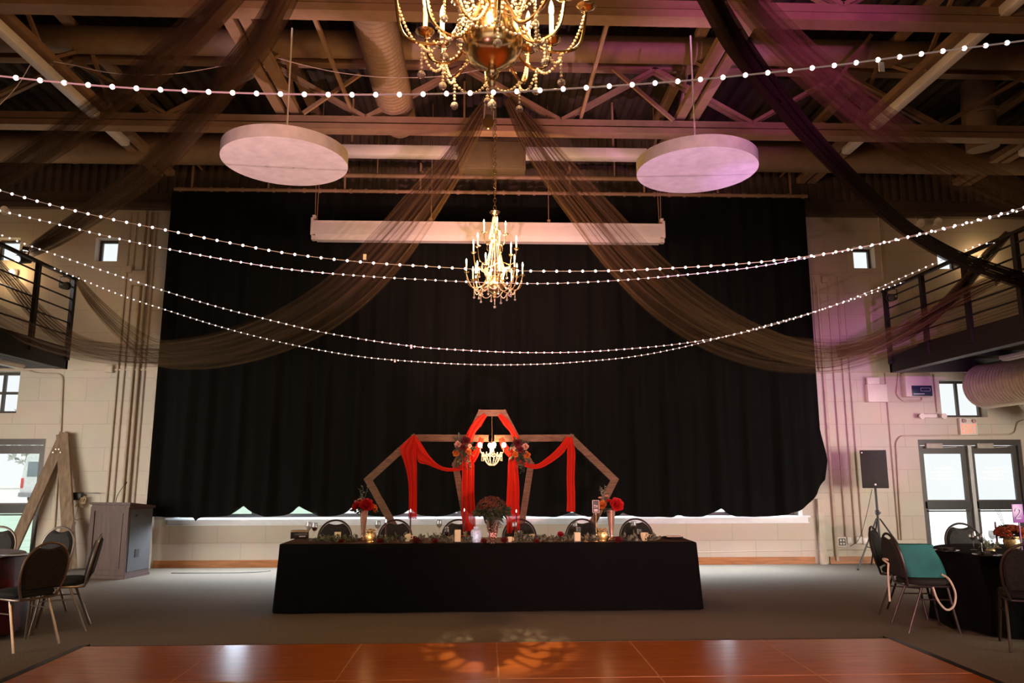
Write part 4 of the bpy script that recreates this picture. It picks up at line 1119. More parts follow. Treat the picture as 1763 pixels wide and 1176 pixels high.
# teal bag on the chair
bg_ = thing('tote_bag', 'teal tote bag with cream straps on the chair at right', 'bag', (4.50, 7.86, .525), facing(.985, -.12)+.0)
bm_ = MB(); rows = []
for i in range(9):
    f = i/8; z = f*.31; wd = .20-.02*f+.02*math.sin(PI*f)
    th = .10*(1-.35*f)
    row = []
    for k in range(20):
        a = 2*PI*k/20; c, s = math.cos(a), math.sin(a)
        row.append((th*math.copysign(abs(c)**.45, c), wd*math.copysign(abs(s)**.45, s)-.02-.10*f+.03, z + (.012*math.sin(5*a) if i == 8 else 0)))
    row.append(row[0]); rows.append(row)
bm_.grid(rows); bm_.f.append(tuple(range(19, -1, -1)))
bb_ = obj('pouch', bm_, M_TEAL, bg_)
obj('folded_flap', MB().box((.0, -.09, .302), (.13, .38, .035), bev=.012), M_TEAL, bg_)
obj('strap', MB().tube(spline([(.09, .14, .03), (.15, .18, -.01), (.21, .20, -.13), (.22, .17, -.25), (.21, .10, -.29), (.20, .03, -.20), (.19, .0, -.08)], 8), .011, 5), M_STRAP, bg_)
obj('strap', MB().tube(spline([(-.06, -.14, .10), (-.12, -.30, .15), (-.05, -.37, .16), (.06, -.36, .13)], 8), .010, 5), M_STRAP, bg_)
obj('strap', MB().tube(spline([(.06, -.36, .13), (.08, -.38, .02), (.07, -.38, -.12), (.08, -.385, -.24)], 8), .010, 5), M_STRAP, bg_)

# ================================================================== ROUND TABLES
def round_cloth(r, h, seed, drop_to=.02, flare=.06):
    rnd = random.Random(seed); rows = []; n = 120
    rows.append([(r*.02*math.cos(2*PI*k/n), r*.02*math.sin(2*PI*k/n), h) for k in range(n+1)])
    rows.append([(r*.6*math.cos(2*PI*k/n), r*.6*math.sin(2*PI*k/n), h) for k in range(n+1)])
    for t, rr in ((0, r-.012), (.004, r), (.02, r+.006)):
        rows.append([(rr*math.cos(2*PI*k/n), rr*math.sin(2*PI*k/n), h-t) for k in range(n+1)])
    p = rnd.uniform(0, 6)
    for i in range(1, 13):
        f = i/12; row = []
        for k in range(n+1):
            a = 2*PI*k/n
            w = math.sin(11*a+p)+.5*math.sin(19*a+2*p)
            rr = r+.006+flare*f*(.6+.55*w*f**.6)
            row.append((rr*math.cos(a), rr*math.sin(a), h-.02-(h-.02-drop_to)*f))
        rows.append(row)
    return MB().grid(rows)
def round_table(c, r, lab):
    t = thing('round_table', lab, 'table', c, 0, 'round banquet tables')
    obj('tabletop', MB().lathe([(0, .725), (r, .725), (r, .755), (0, .755)], 48), mat('plywood_top', (.4, .28, .16), .6), t)
    for a in range(4):
        x, y = .5*math.cos(PI/4+a*PI/2), .5*math.sin(PI/4+a*PI/2)
        obj('leg', MB().tube([(x*.9, y*.9, .725), (x, y, 0)], .016, 8), M_BLACK, t)
TLc, TRc = (-5.50, 8.05, 0), (5.58, 8.0, 0)
round_table(TLc, .755, 'round banquet table under red and black satin at left'); round_table(TRc, .755, 'round banquet table under black cloth at right')
tag(obj('tablecloth', round_cloth(.765, .762, 3), M_SATIN, loc=TLc, angle=180), 'red and black satin cloth on the left round table', 'tablecloth')
tag(obj('tablecloth', round_cloth(.765, .762, 5), M_CLOTH, loc=TRc, angle=180), 'black floor length cloth on the right round table', 'tablecloth')

# ================================================================== HEAD TABLE
HX0, HX1, HY0, HY1 = -2.36, 2.50, 9.09, 9.87
for k, lab in ((0, 'left folding table under the black head table cloth'), (1, 'right folding table under the black head table cloth')):
    x0 = HX0+.02+k*2.42
    t = thing('folding_table', lab, 'table', (x0+1.2, (HY0+HY1)/2, 0), 0, 'folding tables of the head table')
    obj('tabletop', MB().box((0, 0, .735), (2.40, .74, .03)), MATS['plywood_top'], t, smooth=False)
    for a in (-1, 1):
        for b in (-1, 1): obj('leg', MB().tube([(a*.95, b*.28, .72), (a*.95, b*.30, 0)], .014, 8), M_BLACK, t)
def head_cloth():
    rows = []; n1 = 150
    def per(d, off, z, wob, flare):
        pts = []; W_, D_ = HX1-HX0, HY1-HY0
        seq = []
        for k in range(n1): seq.append((HX0+W_*k/n1, HY0, 0, -1))
        for k in range(24): seq.append((HX1, HY0+D_*k/24, 1, 0))
        for k in range(n1): seq.append((HX1-W_*k/n1, HY1, 0, 1))
        for k in range(24): seq.append((HX0, HY1-D_*k/24, -1, 0))
        for i, (x, y, nx, ny) in enumerate(seq):
            s = i/len(seq)*2*PI
            w = wob*(math.sin(x*5.3+y*7)+.6*math.sin(x*11.7+y*9+1))
            o = off+flare+w
            cx = 0
            ex2 = 1 if nx else 0
            # widen towards the right hem like the pulled corner of the cloth
            px = x+nx*o+(0.045*flare/.05 if x > HX1-.3 and ny else 0)*((x-HX1+.3)/.3) - (0.02*flare/.05 if x < HX0+.2 and ny else 0)*((HX0+.2-x)/.2)
            pts.append((px, y+ny*o, z))
        pts.append(pts[0]); return pts
    rows.append(per(0, -.35, .7625, 0, 0)); rows.append(per(0, -.03, .7625, 0, 0)); rows.append(per(0, .002, .7605, 0, 0)); rows.append(per(0, .008, .745, 0, 0))
    for i in range(1, 11):
        f = i/10; rows.append(per(0, .008, .745-.735*f, .012*f, .045*f))
    mb = MB().grid(rows)
    # close the top plane
    mb.box(((HX0+HX1)/2, (HY0+HY1)/2, .7605), (HX1-HX0-.65, HY1-HY0-.65, .003))
    return mb
tag(obj('tablecloth', head_cloth(), M_CLOTH, angle=60), 'long black cloth covering the head table to the floor', 'tablecloth')
rn = MB(); rows = []
for j in range(2):
    rows.append([(HX0+.03+(HX1-HX0-.06)*k/60, HY0+.012+(HY1-HY0-.024)*j, .7655+.0015*math.sin(k*1.7+j)) for k in range(61)])
rn.grid(rows)
tag(obj('table_runner', rn, M_CLOTHTOP), 'dark brown runner spread along the head table top', 'table runner')
TZ = .768

# flowers -----------------------------------------------------------
def flower(mb, c, r, n=22, rnd=random, up=V((0, 0, 1))):
    c = V(c); q = up.to_track_quat('Z', 'Y').to_matrix().to_4x4()
    for k in range(n):
        f = k/n; a = k*2.39996; el = .15+1.2*f
        R = r*(.45+.55*f); l = r*(.5+.35*f); w = r*(.35+.22*f)
        M = Matrix.Translation(c) @ q @ Matrix.Rotation(a, 4, 'Z') @ Matrix.Rotation(el, 4, 'Y')
        z0 = 0
        vs = [(-w*.3, 0, 0), (w*.0, 0, 0)]
        g_ = []
        for i in range(4):
            t_ = i/3
            for j in (-1, 0, 1):
                g_.append((.12*r*math.sin(PI*t_)+(.10*r*j*j), j*w*math.sin(PI*(.18+.7*t_))*.8, l*t_*1.15+.04*r))
        mb.add(g_, [(i*3+j, i*3+j+1, (i+1)*3+j+1, (i+1)*3+j) for i in range(3) for j in range(2)], M)
def leaf(mb, c, d, l, w, rnd):
    d = V(d).normalized(); s = d.cross(V((rnd.uniform(-1, 1), rnd.uniform(-1, 1), rnd.uniform(.2, 1)))).normalized(); n = d.cross(s)
    c = V(c)
    mb.add([c, c+d*l*.3+s*w*.5+n*l*.05, c+d*l*.7+s*w*.45+n*l*.04, c+d*l, c+d*l*.7-s*w*.45+n*l*.04, c+d*l*.3-s*w*.5+n*l*.05, c+d*l*.5-n*l*.03],
           [(0, 1, 6), (1, 2, 6), (2, 3, 6), (3, 4, 6), (4, 5, 6), (5, 0, 6)])
def sprig(mb, c, d, l, w, rnd, n=9):
    d = V(d).normalized(); c = V(c)
    mb.tube([c, c+d*l*.5+V((0, 0, .01)), c+d*l], .002, 4)
    for k in range(n):
        p = c+d*l*(k+1)/n; a = V((rnd.uniform(-1, 1), rnd.uniform(-1, 1), rnd.uniform(-.3, 1)))
        leaf(mb, p, (a-d*a.dot(d)).normalized()+d*.5, w*2, w, rnd)

# tall trumpet vases with flower heads
def tall_vase(px, lab, flab, side):
    p = atz(px, 930, TZ); top = at(px, 878, p.y).z
    H_ = top-TZ
    t = thing('trumpet_vase', lab, 'vase', (p.x, p.y, TZ), 0, 'tall rose gold vases on the head table')
    obj('vessel', MB().lathe([(.0, 0), (.040, 0), (.040, .012), (.026, .03), (.024, .06), (.030, H_*.4), (.042, H_*.75), (.052, H_), (.047, H_), (.036, H_*.75), (.0, H_*.5)], 28), M_ROSEG, t)
    obj('foot_ring', MB().lathe([(.041, 0), (.046, .004), (.042, .014), (.038, .014)], 28), M_ROSEG, t)
    b = thing('flower_arrangement', flab, 'flowers', (p.x, p.y, top), 0, 'red flower heads in the tall vases')
    rnd = random.Random(int(px))
    m1 = MB(); m2 = MB(); m3 = MB(); m4 = MB(); m5 = MB()
    if side < 0:
        flower(m1, (.035, -.05, .055), .095, 40, rnd, V((.1, -.8, .55))); flower(m1, (-.085, -.02, .045), .07, 26, rnd, V((-.5, -.6, .5)))
        flower(m2, (.12, -.02, .02), .06, 24, rnd, V((.8, -.4, .3))); flower(m3, (-.05, -.03, .12), .032, 14, rnd); flower(m3, (-.1, 0, .1), .028, 14, rnd)
        for k in range(3): sprig(m4, (-.02, .02, .05), (rnd.uniform(-.35, .25), .1, 1), .26-.03*k, .016, rnd)
        for k in range(12): leaf(m5, (rnd.uniform(-.1, .14), rnd.uniform(-.06, .03), .0), (rnd.uniform(-1, 1), rnd.uniform(-.8, .3), rnd.uniform(-.5, .2)), .10, .03, rnd)
    else:
        flower(m1, (.06, -.05, .06), .095, 44, rnd, V((.25, -.85, .35))); flower(m1, (-.02, -.01, .10), .05, 20, rnd)
        flower(m2, (-.10, -.03, .06), .065, 24, rnd, V((-.5, -.6, .4))); flower(m3, (-.05, -.02, .16), .034, 14, rnd); flower(m3, (-.13, 0, .14), .028, 14, rnd)
        for k in range(4): sprig(m4, (-.08, 0, .08), (rnd.uniform(-.5, .25), .1, 1), .22-.02*k, .014, rnd)
        for k in range(12): leaf(m5, (rnd.uniform(-.14, .02), rnd.uniform(-.06, .03), .02), (rnd.uniform(-1, .2), rnd.uniform(-.8, .3), rnd.uniform(-.6, .1)), .09, .025, rnd)
    for nm, mb_, mm in (('red_bloom', m1, M_REDF), ('orange_bloom', m2, M_ORF), ('peach_bloom', m3, M_PEACH), ('sprigs', m4, M_LEAF), ('leaves', m5, M_DLEAF)):
        obj(nm, mb_, mm, b)
    obj('stems', MB().tube([(0, 0, -.2), (0, -.01, .02)], .012, 6), M_DLEAF, b)
tall_vase(625, 'tall rose gold trumpet vase left on the head table', 'red and orange flowers in the left tall vase', -1)
tall_vase(1053, 'tall rose gold trumpet vase right on the head table', 'red bloom with peach sprays in the right tall vase', 1)
# bouquet in glass vase
p = atz(848, 936, TZ); bz = at(848, 897, p.y).z
t = thing('glass_vase', 'clear glass vase with pink fairy lights at the head table centre', 'vase', (p.x, p.y, TZ))
hv = bz-TZ
obj('vessel', MB().lathe([(.055, 0), (.06, .008), (.02, .03), (.045, .06), (.062, hv*.5), (.07, hv*.8), (.088, hv), (.084, hv), (.066, hv*.8), (.058, hv*.5), (.040, .07), (.0, .06)], 32), M_VASEG, t)
fl = MB(); rnd = random.Random(11)
for k in range(46):
    a = rnd.uniform(0, 6.28); rr = rnd.uniform(.01, .045); fl.ball((rr*math.cos(a), rr*math.sin(a), rnd.uniform(.07, hv*.92)), .0055, 6, 4)
obj('fairy_lights', fl, M_FAIRY, t)
b = thing('hydrangea_bouquet', 'big dark rust and green bouquet at the head table centre', 'flowers', (p.x-.01, p.y, bz))
m1, m2, m3 = MB(), MB(), MB()
for k in range(300):
    a = rnd.uniform(0, 6.28); u = rnd.uniform(-.35, 1); el = math.asin(u); rr = .175*rnd.uniform(.86, 1.03)
    c = V((rr*math.cos(el)*math.cos(a), rr*math.cos(el)*math.sin(a), .12+rr*u*.85))
    up = (c-V((0, 0, .12))).normalized()
    if u > .15: flower(m1, c, .026, 5, rnd, up)
    else: leaf(m2, c, up+V((rnd.uniform(-.6, .6), rnd.uniform(-.6, .6), rnd.uniform(-.6, .4))), .07, .035, rnd)
for k in range(60): leaf(m2, (rnd.uniform(-.1, .1), rnd.uniform(-.1, .1), .1), (rnd.uniform(-1, 1), rnd.uniform(-1, 1), rnd.uniform(-.4, .6)), .16, .05, rnd)
for k in range(10): sprig(m3, (.02, -.02, .06), (rnd.uniform(-.5, .9), rnd.uniform(-.8, 0), rnd.uniform(-.9, .1)), .16, .014, rnd)
m2.ball((0, 0, .11), .12, 14, 9)
obj('rust_florets', m1, mat('brown_rust_florets', (.15, .045, .022), .8, var=.5), b); obj('leaves', m2, M_DLEAF, b); obj('sprigs', m3, M_LEAF, b); obj('stems', MB().tube([(0, 0, -.12), (0, 0, .03)], .03, 8), M_DLEAF, b)
# mosaic jar
p = atz(820, 934, TZ)
t = thing('mosaic_jar', 'glittering blue white glass jar lit from inside on the head table', 'jar', (p.x, max(9.17, p.y), TZ))
hj = at(820, 905, p.y).z-TZ
obj('body', MB().lathe([(0, 0), (.045, 0), (.05, .01), (.06, hj*.28), (.068, hj*.55), (.06, hj*.72), (.03, hj*.82), (.03, hj*.86)], 30), M_FROST, t)
obj('lid', MB().lathe([(.034, hj*.86), (.036, hj*.89), (.02, hj*.95), (.008, hj*.97), (.01, hj), (0, hj)], 24), M_FROST, t)
point('jar_glow', (0, -.12, .06), .12, (.75, .8, 1), .03, t)
# ---- small settings of the head table
def put(px, py=934):
    p = atz(px, py, TZ)
    if p.y < 9.17: p = at(px, py, 9.17); p.z = TZ
    return p
def wine_glass(px, py, lab, red=False, h=.20, where=None):
    p = where or put(px, py)
    t = thing('wine_glass', lab, 'glass', (p.x, p.y, p.z), 0, 'stemmed glasses set on the tables')
    obj('bowl', MB().lathe([(.004, .095), (.022, .105), (.036, .13), (.038, .155), (.031, h), (.029, h), (.035, .155), (.033, .13), (.02, .11), (0, .10)], 20), M_GLASS, t)
    obj('stem', MB().lathe([(.034, 0), (.034, .003), (.008, .008), (.004, .02), (.004, .095)], 20), M_GLASS, t)
    if red: obj('wine', MB().lathe([(0, .104), (.018, .108), (.031, .13), (.032, .145), (0, .145)], 20), M_WINE, t)
for px, py, red, lab in ((531, 927, 0, 'wine glass beside the black box on the head table'), (541, 929, 1, 'glass of red wine near the black box on the head table'), (756, 922, 0, 'wine glass right of the dark rose, before the white wall'),
                         (886, 927, 0, 'wine glass before the chair right of the bouquet'), (990, 927, 0, 'wine glass behind the square cream candle'), (1091, 926, 0, 'wine glass before the rightmost head table chair'), (650, 924, 0, 'wine glass behind the gold bowl at left')):
    wine_glass(px, py, lab, red)
def tumbler(px, py, lab, red=True, where=None):
    p = where or put(px, py)
    t = thing('tumbler', lab, 'glass', (p.x, p.y, p.z), 0, 'short glasses on the tables')
    obj('tumbler_body', MB().lathe([(0, 0), (.028, 0), (.034, .11), (.032, .11), (.026, .008), (0, .008)], 20), M_GLASS, t)
    if red: obj('drink', MB().lathe([(0, .009), (.0255, .009), (.0285, .05), (0, .05)], 20), M_WINE, t)
for px, py, lab in ((769, 923, 'short glass left of the tall cream candle'), (895, 930, 'short glass with dark drink right of the bouquet'), (996, 923, 'short glass behind the square cream candle'), (1101, 927, 'short glass with dark drink near the right table end')):
    tumbler(px, py, lab)
def block_candle(px, py, w, h, lab, card=False):
    p = put(px, py)
    t = thing('pillar_candle', lab, 'candle', (p.x, p.y, TZ), 0, 'cream candles on the head table')
    obj('wax', MB().box((0, 0, h/2+.008), (w, w, h), bev=.006), M_CREAM, t)
    obj('wick', MB().tube([(0, 0, h), (.002, 0, h+.02)], .002, 5), M_BLACK, t)
    obj('base_plate', MB().box((0, 0, .004), (w*1.15, w*1.15, .008)), M_PLATE, t, smooth=False)
block_candle(788, 934, .072, .135, 'tall cream block candle left of the mosaic jar'); block_candle(994, 936, .072, .10, 'short square cream candle before the fifth chair')
def votive(px, py, lab, s=1.0):
    p = put(px, py)
    t = thing('votive_cup', lab, 'candle holder', (p.x, p.y, TZ), 0, 'cream votive cups on the head table')
    obj('cup', MB().lathe([(0, 0), (.026*s, 0), (.03*s, .006), (.042*s, .04*s), (.044*s, .07*s), (.038*s, .085*s), (.034*s, .085*s), (.036*s, .06*s), (0, .05*s)], 20), M_CREAM, t)
    obj('handle', MB().tube([(.04*s, 0, .065*s), (.065*s, 0, .06*s), (.062*s, 0, .03*s), (.038*s, 0, .028*s)], .006*s, 6), M_CREAM, t)
votive(701, 932, 'cream cup left of the dark red rose'); votive(878, 934, 'tiny cream votive right of the bouquet', .7); votive(1110, 931, 'cream cup at the right end of the head table', 1.1); votive(916, 931, 'cream votive among the greenery right of the bouquet', .9)
p = put(581, 933)
t = thing('place_card', 'cream card with a dark dot at the left end of the head table', 'place card', (p.x, p.y, TZ))
obj('card', MB().box((0, 0, .065), (.075, .006, .10)), M_CREAM, t, smooth=False); obj('stand', MB().box((0, 0, .008), (.06, .03, .016), bev=.003), M_GOLD, t); obj('dot', MB().lathe([(0, 0), (.012, 0), (.012, .002), (0, .002)], 16, T(0, -.003, .08, 0, PI/2)), M_BLACK, t)
def gold_bowl(px, lab):
    p = put(px, 936)
    t = thing('gold_bowl', lab, 'bowl', (p.x, p.y, TZ), 0, 'hammered gold bowls on the head table')
    obj('bowl', MB().lathe([(0, 0), (.04, 0), (.045, .012), (.04, .02), (.065, .05), (.072, .08), (.06, .115), (.055, .115), (.065, .08), (0, .05)], 24), M_GOLD, t)
    m_ = MB(); rr = random.Random(int(px))
    for k in range(16): flower(m_, (rr.uniform(-.05, .05), rr.uniform(-.05, .05), .115+rr.uniform(0, .03)), .022, 7, rr)
    obj('dried_flowers', m_, mat('dried_gold_petals', (.62, .42, .18), .6), t)
    point('bowl_glow', (0, -.10, .06), .35, (1, .6, .25), .03, t)
gold_bowl(637, 'hammered gold bowl right of the left tall vase'); gold_bowl(1038, 'hammered gold bowl left of the right tall vase')
def taper(px, ptop, pbase, lab, lit=True, holder=True, where=None):
    p = where or put(px, pbase); h = (at(px, ptop, p.y).z-p.z) if ptop else .3
    t = thing('taper_candle', lab, 'candle', (p.x, p.y, p.z), 0, 'slim taper candles in gold holders')
    obj('candle', MB().lathe([(.010, .05), (.0085, h-.03), (.004, h-.022), (0, h-.022)], 12), M_TAPER, t)
    obj('holder', MB().lathe([(.035, 0), (.036, .006), (.012, .014), (.009, .04), (.016, .055), (.014, .065), (.010, .065)], 18), M_GOLD, t)
    if lit: obj('flame', MB().lathe([(.001, h-.02), (.007, h-.008), (.005, h+.008), (0, h+.022)], 10), M_TFLAME, t)
taper(664, 897, 930, 'dark taper candle before the second chair', True); taper(706, 879, 926, 'lit taper candle by the left red drape tail'); taper(799, 878, 925, 'lit taper candle left of the bouquet'); taper(889, 880, 925, 'lit taper candle right of the bouquet')
taper(563, 918, 932, 'short gold candlestick by the cream card', False); taper(1009, 917, 934, 'short gold candlestick right of the square candle', False); taper(1126, 915, 930, 'small dark candlestick at the right end of the head table', False)
# black box and plates
p = put(516, 927)
t = thing('card_box', 'black box with a pale lid edge at the left end of the head table', 'box', (p.x, p.y, TZ), .1)
obj('body', MB().box((0, 0, .04), (.21, .14, .08), bev=.006), M_PLATE, t); obj('lid', MB().box((0, 0, .09), (.215, .145, .02), bev=.005), mat('tan_lid', (.45, .33, .2), .5), t)
obj('label_strip', MB().box((.04, -.0715, .03), (.08, .003, .012)), M_NAPKIN, t, smooth=False)
def plate(p, r, lab, m_=None):
    t = tag(obj('plate', MB().lathe([(0, 0), (r*.6, 0), (r, .016), (r, .02), (r*.6, .007), (0, .006)], 36), m_ or M_PLATE, loc=p), lab, 'plate', 'plates set on the tables')
    return t
plate(put(1158, 927), .13, 'dark plate at the right end of the head table'); plate(put(700, 927), .13, 'dark plate before the second head table chair'); plate(put(806, 925), .13, 'dark plate behind the mosaic jar'); plate(put(905, 924), .13, 'dark plate before the fourth head table chair')
pn = put(1160, 927)
tag(obj('napkin', MB().box((pn.x, pn.y, TZ+.026), (.18, .10, .010), bev=.004), M_NAPKIN), 'folded pale pink napkin on the right end plate', 'napkin')
# greenery clumps and roses
def clump(px, py, w, n, lab, seed):
    p = put(px, py); rnd = random.Random(seed)
    t = thing('greenery_garland', lab, 'greenery', (p.x, p.y, TZ), 0, 'eucalyptus clumps along the head table')
    m1, m2 = MB(), MB()
    for k in range(n):
        x = rnd.uniform(-w, w); y = rnd.uniform(-.05, .06)
        leaf(m1, (x, y, rnd.uniform(.0, .05)), (rnd.uniform(-1, 1), rnd.uniform(-1, .4), rnd.uniform(0, 1.2)), rnd.uniform(.05, .085), rnd.uniform(.03, .045), rnd)
        if k % 3 == 0: sprig(m2, (x, y, .005), (rnd.uniform(-1, 1), rnd.uniform(-.8, .2), rnd.uniform(.1, .8)), rnd.uniform(.07, .12), .014, rnd, 6)
    obj('leaves', m1, M_LEAF, t); obj('sprigs', m2, M_DLEAF, t)
for i, (px, w, n, lab) in enumerate(((566, .14, 26, 'eucalyptus clump at the foot of the cream card'), (600, .10, 18, 'dark greenery behind the left tall vase'), (676, .15, 34, 'eucalyptus clump left of the cream cup'), (737, .13, 26, 'eucalyptus clump right of the first dark rose'), (771, .10, 18, 'greenery left of the tall cream candle'),
                                     (808, .08, 14, 'greenery left of the mosaic jar'), (904, .13, 26, 'greenery right of the bouquet vase'), (938, .15, 32, 'eucalyptus clump under the bright red rose'), (974, .08, 16, 'greenery left of the square candle'), (1018, .08, 14, 'greenery left of the right gold bowl'), (1080, .12, 26, 'eucalyptus clump right of the right tall vase'), (1120, .08, 14, 'last greenery clump at the right end'))):
    clump(px, 933, w, n, lab, 30+i)
def rose(px, py, r, m_, lab):
    p = atz(px, 934, TZ); z = max(TZ+r*.75, at(px, py, p.y).z)
    t = thing('rose', lab, 'flower', (p.x, p.y-.01, z), 0, 'loose roses along the head table')
    m1 = MB(); flower(m1, (0, 0, -r*.5), r, 30, random.Random(int(px)), V((0, -.6, .8))); obj('petals', m1, m_, t)
    obj('stem', MB().tube([(0, .0, -r*.4), (.01, .01, min(-r*.8, TZ-z+.004))], .004, 5), M_DLEAF, t)
for px, py, r, mm, lab in ((717, 929, .055, M_DRED, 'dark red rose right of the cream cup'), (654, 931, .048, M_DRED, 'dark red rose right of the left gold bowl'), (965, 917, .045, mat('crimson_petals', (.33, .01, .02), .6), 'bright crimson rose standing left of the fifth chair'), (1064, 926, .055, M_DRED, 'dark red rose right of the right tall vase'),
                           (749, 930, .045, M_DRED, 'dark red rose left of the short glass'), (868, 927, .05, M_DRED, 'dark red rose right of the glass vase'), (833, 930, .042, M_DRED, 'dark red rose between mosaic jar and glass vase'), (924, 932, .04, M_DRED, 'small dark rose in the greenery right of the bouquet'), (588, 932, .04, M_DRED, 'dark red rose by the cream card')):
    rose(px, py, r, mm, lab)
# table sign on a stick
p = put(1027, 936); zt = at(1027, 872, p.y).z-TZ
t = thing('table_sign', 'small framed sign on a thin stick before the right tall vase', 'sign', (p.x, p.y, TZ))
obj('stick', MB().tube([(0, 0, 0), (0, 0, zt-.07)], .004, 6), M_GOLD, t); obj('foot', MB().lathe([(.035, 0), (.035, .004), (.005, .012)], 18), M_GOLD, t)
fr = MB()
for a in (-.038, .038): fr.box((a, 0, zt), (.006, .012, .15))
for c in (-.072, .072): fr.box((0, 0, zt+c), (.08, .012, .006))
obj('frame', fr, M_NAPKIN, t, smooth=False); obj('board', MB().box((0, .002, zt), (.072, .004, .142)), M_BLACK, t, smooth=False)
l = MB(); l.box((-.012, -.003, zt+.012), (.02, .002, .012)); l.box((.014, -.003, zt+.006), (.018, .002, .014)); l.box((0, -.003, zt-.008), (.05, .002, .006)); l.box((0, -.003, zt-.045), (.045, .002, .03))
obj('lettering', l, M_NAPKIN, t, smooth=False)

# ================================================================== WOODEN ARCH
AY = 10.62
def A(px, py, y=AY):
    p = at(px, py, y); return V((p.x, y, p.z))
arch = thing('wooden_arch', 'three part wooden arch standing behind the head table', 'arch', (.12, AY, 0))
def frame_part(pts, w, d, y, lab=None, nm='side_frame'):
    mb = MB()
    for k, (a, b) in enumerate(zip(pts, pts[1:])):
        o = V((0, .003*(k % 2), 0)); a, b = V(a)+o, V(b)+o; e = (b-a).normalized()*w*.42
        mb.bar((a-e)-V((.12, AY, 0)), (b+e)-V((.12, AY, 0)), w, d, (0, 1, 0))
    return obj(nm, mb, M_WOOD, arch, smooth=False)
yl = AY+.0
Lf = [V((A(740, 1002).x, yl, 0)), A(634, 826, yl), A(713, 754, yl), A(846, 755, yl)]
Rf = [V((A(962, 1002).x, yl, 0)), A(1058, 826, yl), A(983, 754, yl), A(846, 755, yl)]
frame_part(Lf, .095, .05, yl); frame_part(Rf, .095, .05, yl)
yc = AY-.08
Cf = [V((A(824, 1002).x, yc, 0)), A(784, 800, yc), A(828, 711, yc), A(867, 711, yc), A(914, 800, yc), V((A(880, 1002).x, yc, 0))]
frame_part(Cf, .085, .05, yc, nm='centre_frame')
def drape(pts, widths, lab, folds=3, amp=.02, seed=0, name='red_drape', y=AY-.13):
    path = spline([A(p[0], p[1], y+(p[2] if len(p) > 2 else 0)) for p in pts], 8)
    mb, uv = strip(path, widths, folds, amp, seed, 24)
    return tag(obj(name, mb, M_RED, uvs=uv, angle=180), lab, 'drape', 'red chiffon drapes on the arch')
def loft(le, re_, lab, y, amp=.02, folds=3, nw=24):
    Lp = spline([A(a, b, y) for a, b in le], 6); Rp = spline([A(a, b, y) for a, b in re_], 6)
    rows = []; uv = []
    for i, (a, b) in enumerate(zip(Lp, Rp)):
        w = (b-a).length
        rows.append([a.lerp(b, k/nw) + V((0, amp*min(1, w/.12)*(math.sin(k/nw*2*PI*folds+.15*i) + .4*math.sin(k/nw*2*PI*folds*2.3)), 0)) for k in range(nw+1)])
        uv += [(k/nw, i*.04) for k in range(nw+1)]
    return tag(obj('red_drape', MB().grid(rows), M_RED, uvs=uv, angle=180), lab, 'drape', 'red chiffon drapes on the arch')
loft([(709, 750), (697, 761), (688, 772), (695, 795), (701, 816), (704, 842), (704, 868), (703, 893)], [(717, 749), (717, 762), (717, 786), (718, 810), (718, 830), (718, 850), (718, 872), (718, 893)], 'red tail hanging from the left corner of the arch', AY-.12)
loft([(716, 750), (727, 766), (738, 783), (750, 796), (764, 804), (785, 805), (803, 792), (816, 774), (826, 752)], [(717, 772), (720, 795), (735, 800), (750, 806), (766, 811), (787, 811), (807, 806), (822, 788), (834, 756)], 'red swag from the left corner to the arch centre', AY-.17, .018, 2)
drape([(802, 770), (806, 800), (806, 840), (807, 880), (808, 918)], [.14, .17, .175, .18, .17], 'left red panel hanging beside the small chandelier', seed=3, y=AY-.20)
drape([(883, 770), (883, 800), (884, 840), (883, 880), (884, 918)], [.10, .14, .17, .18, .17], 'right red panel hanging beside the small chandelier', seed=4, y=AY-.20)
drape([(862, 754), (870, 772), (886, 790), (905, 800), (925, 803), (945, 792), (965, 775), (980, 753)], [.07, .09, .07, .06, .06, .09, .11, .08], 'red swag from the arch centre to the right corner', seed=5, folds=2, y=AY-.16)
drape([(981, 753), (983, 780), (982, 820), (983, 855), (983, 881)], [.08, .12, .11, .11, .115], 'red tail hanging from the right corner of the arch', seed=6, folds=2, y=AY-.12)
drape([(836, 714), (823, 728), (813, 742), (806, 760)], [.06, .12, .10, .12], 'red wrap on the upper left side of the arch top', seed=7, folds=2, y=AY-.12)
drape([(860, 714), (872, 728), (882, 742), (890, 760)], [.06, .10, .08, .10], 'red wrap on the upper right side of the arch top', seed=8, folds=2, y=AY-.12)
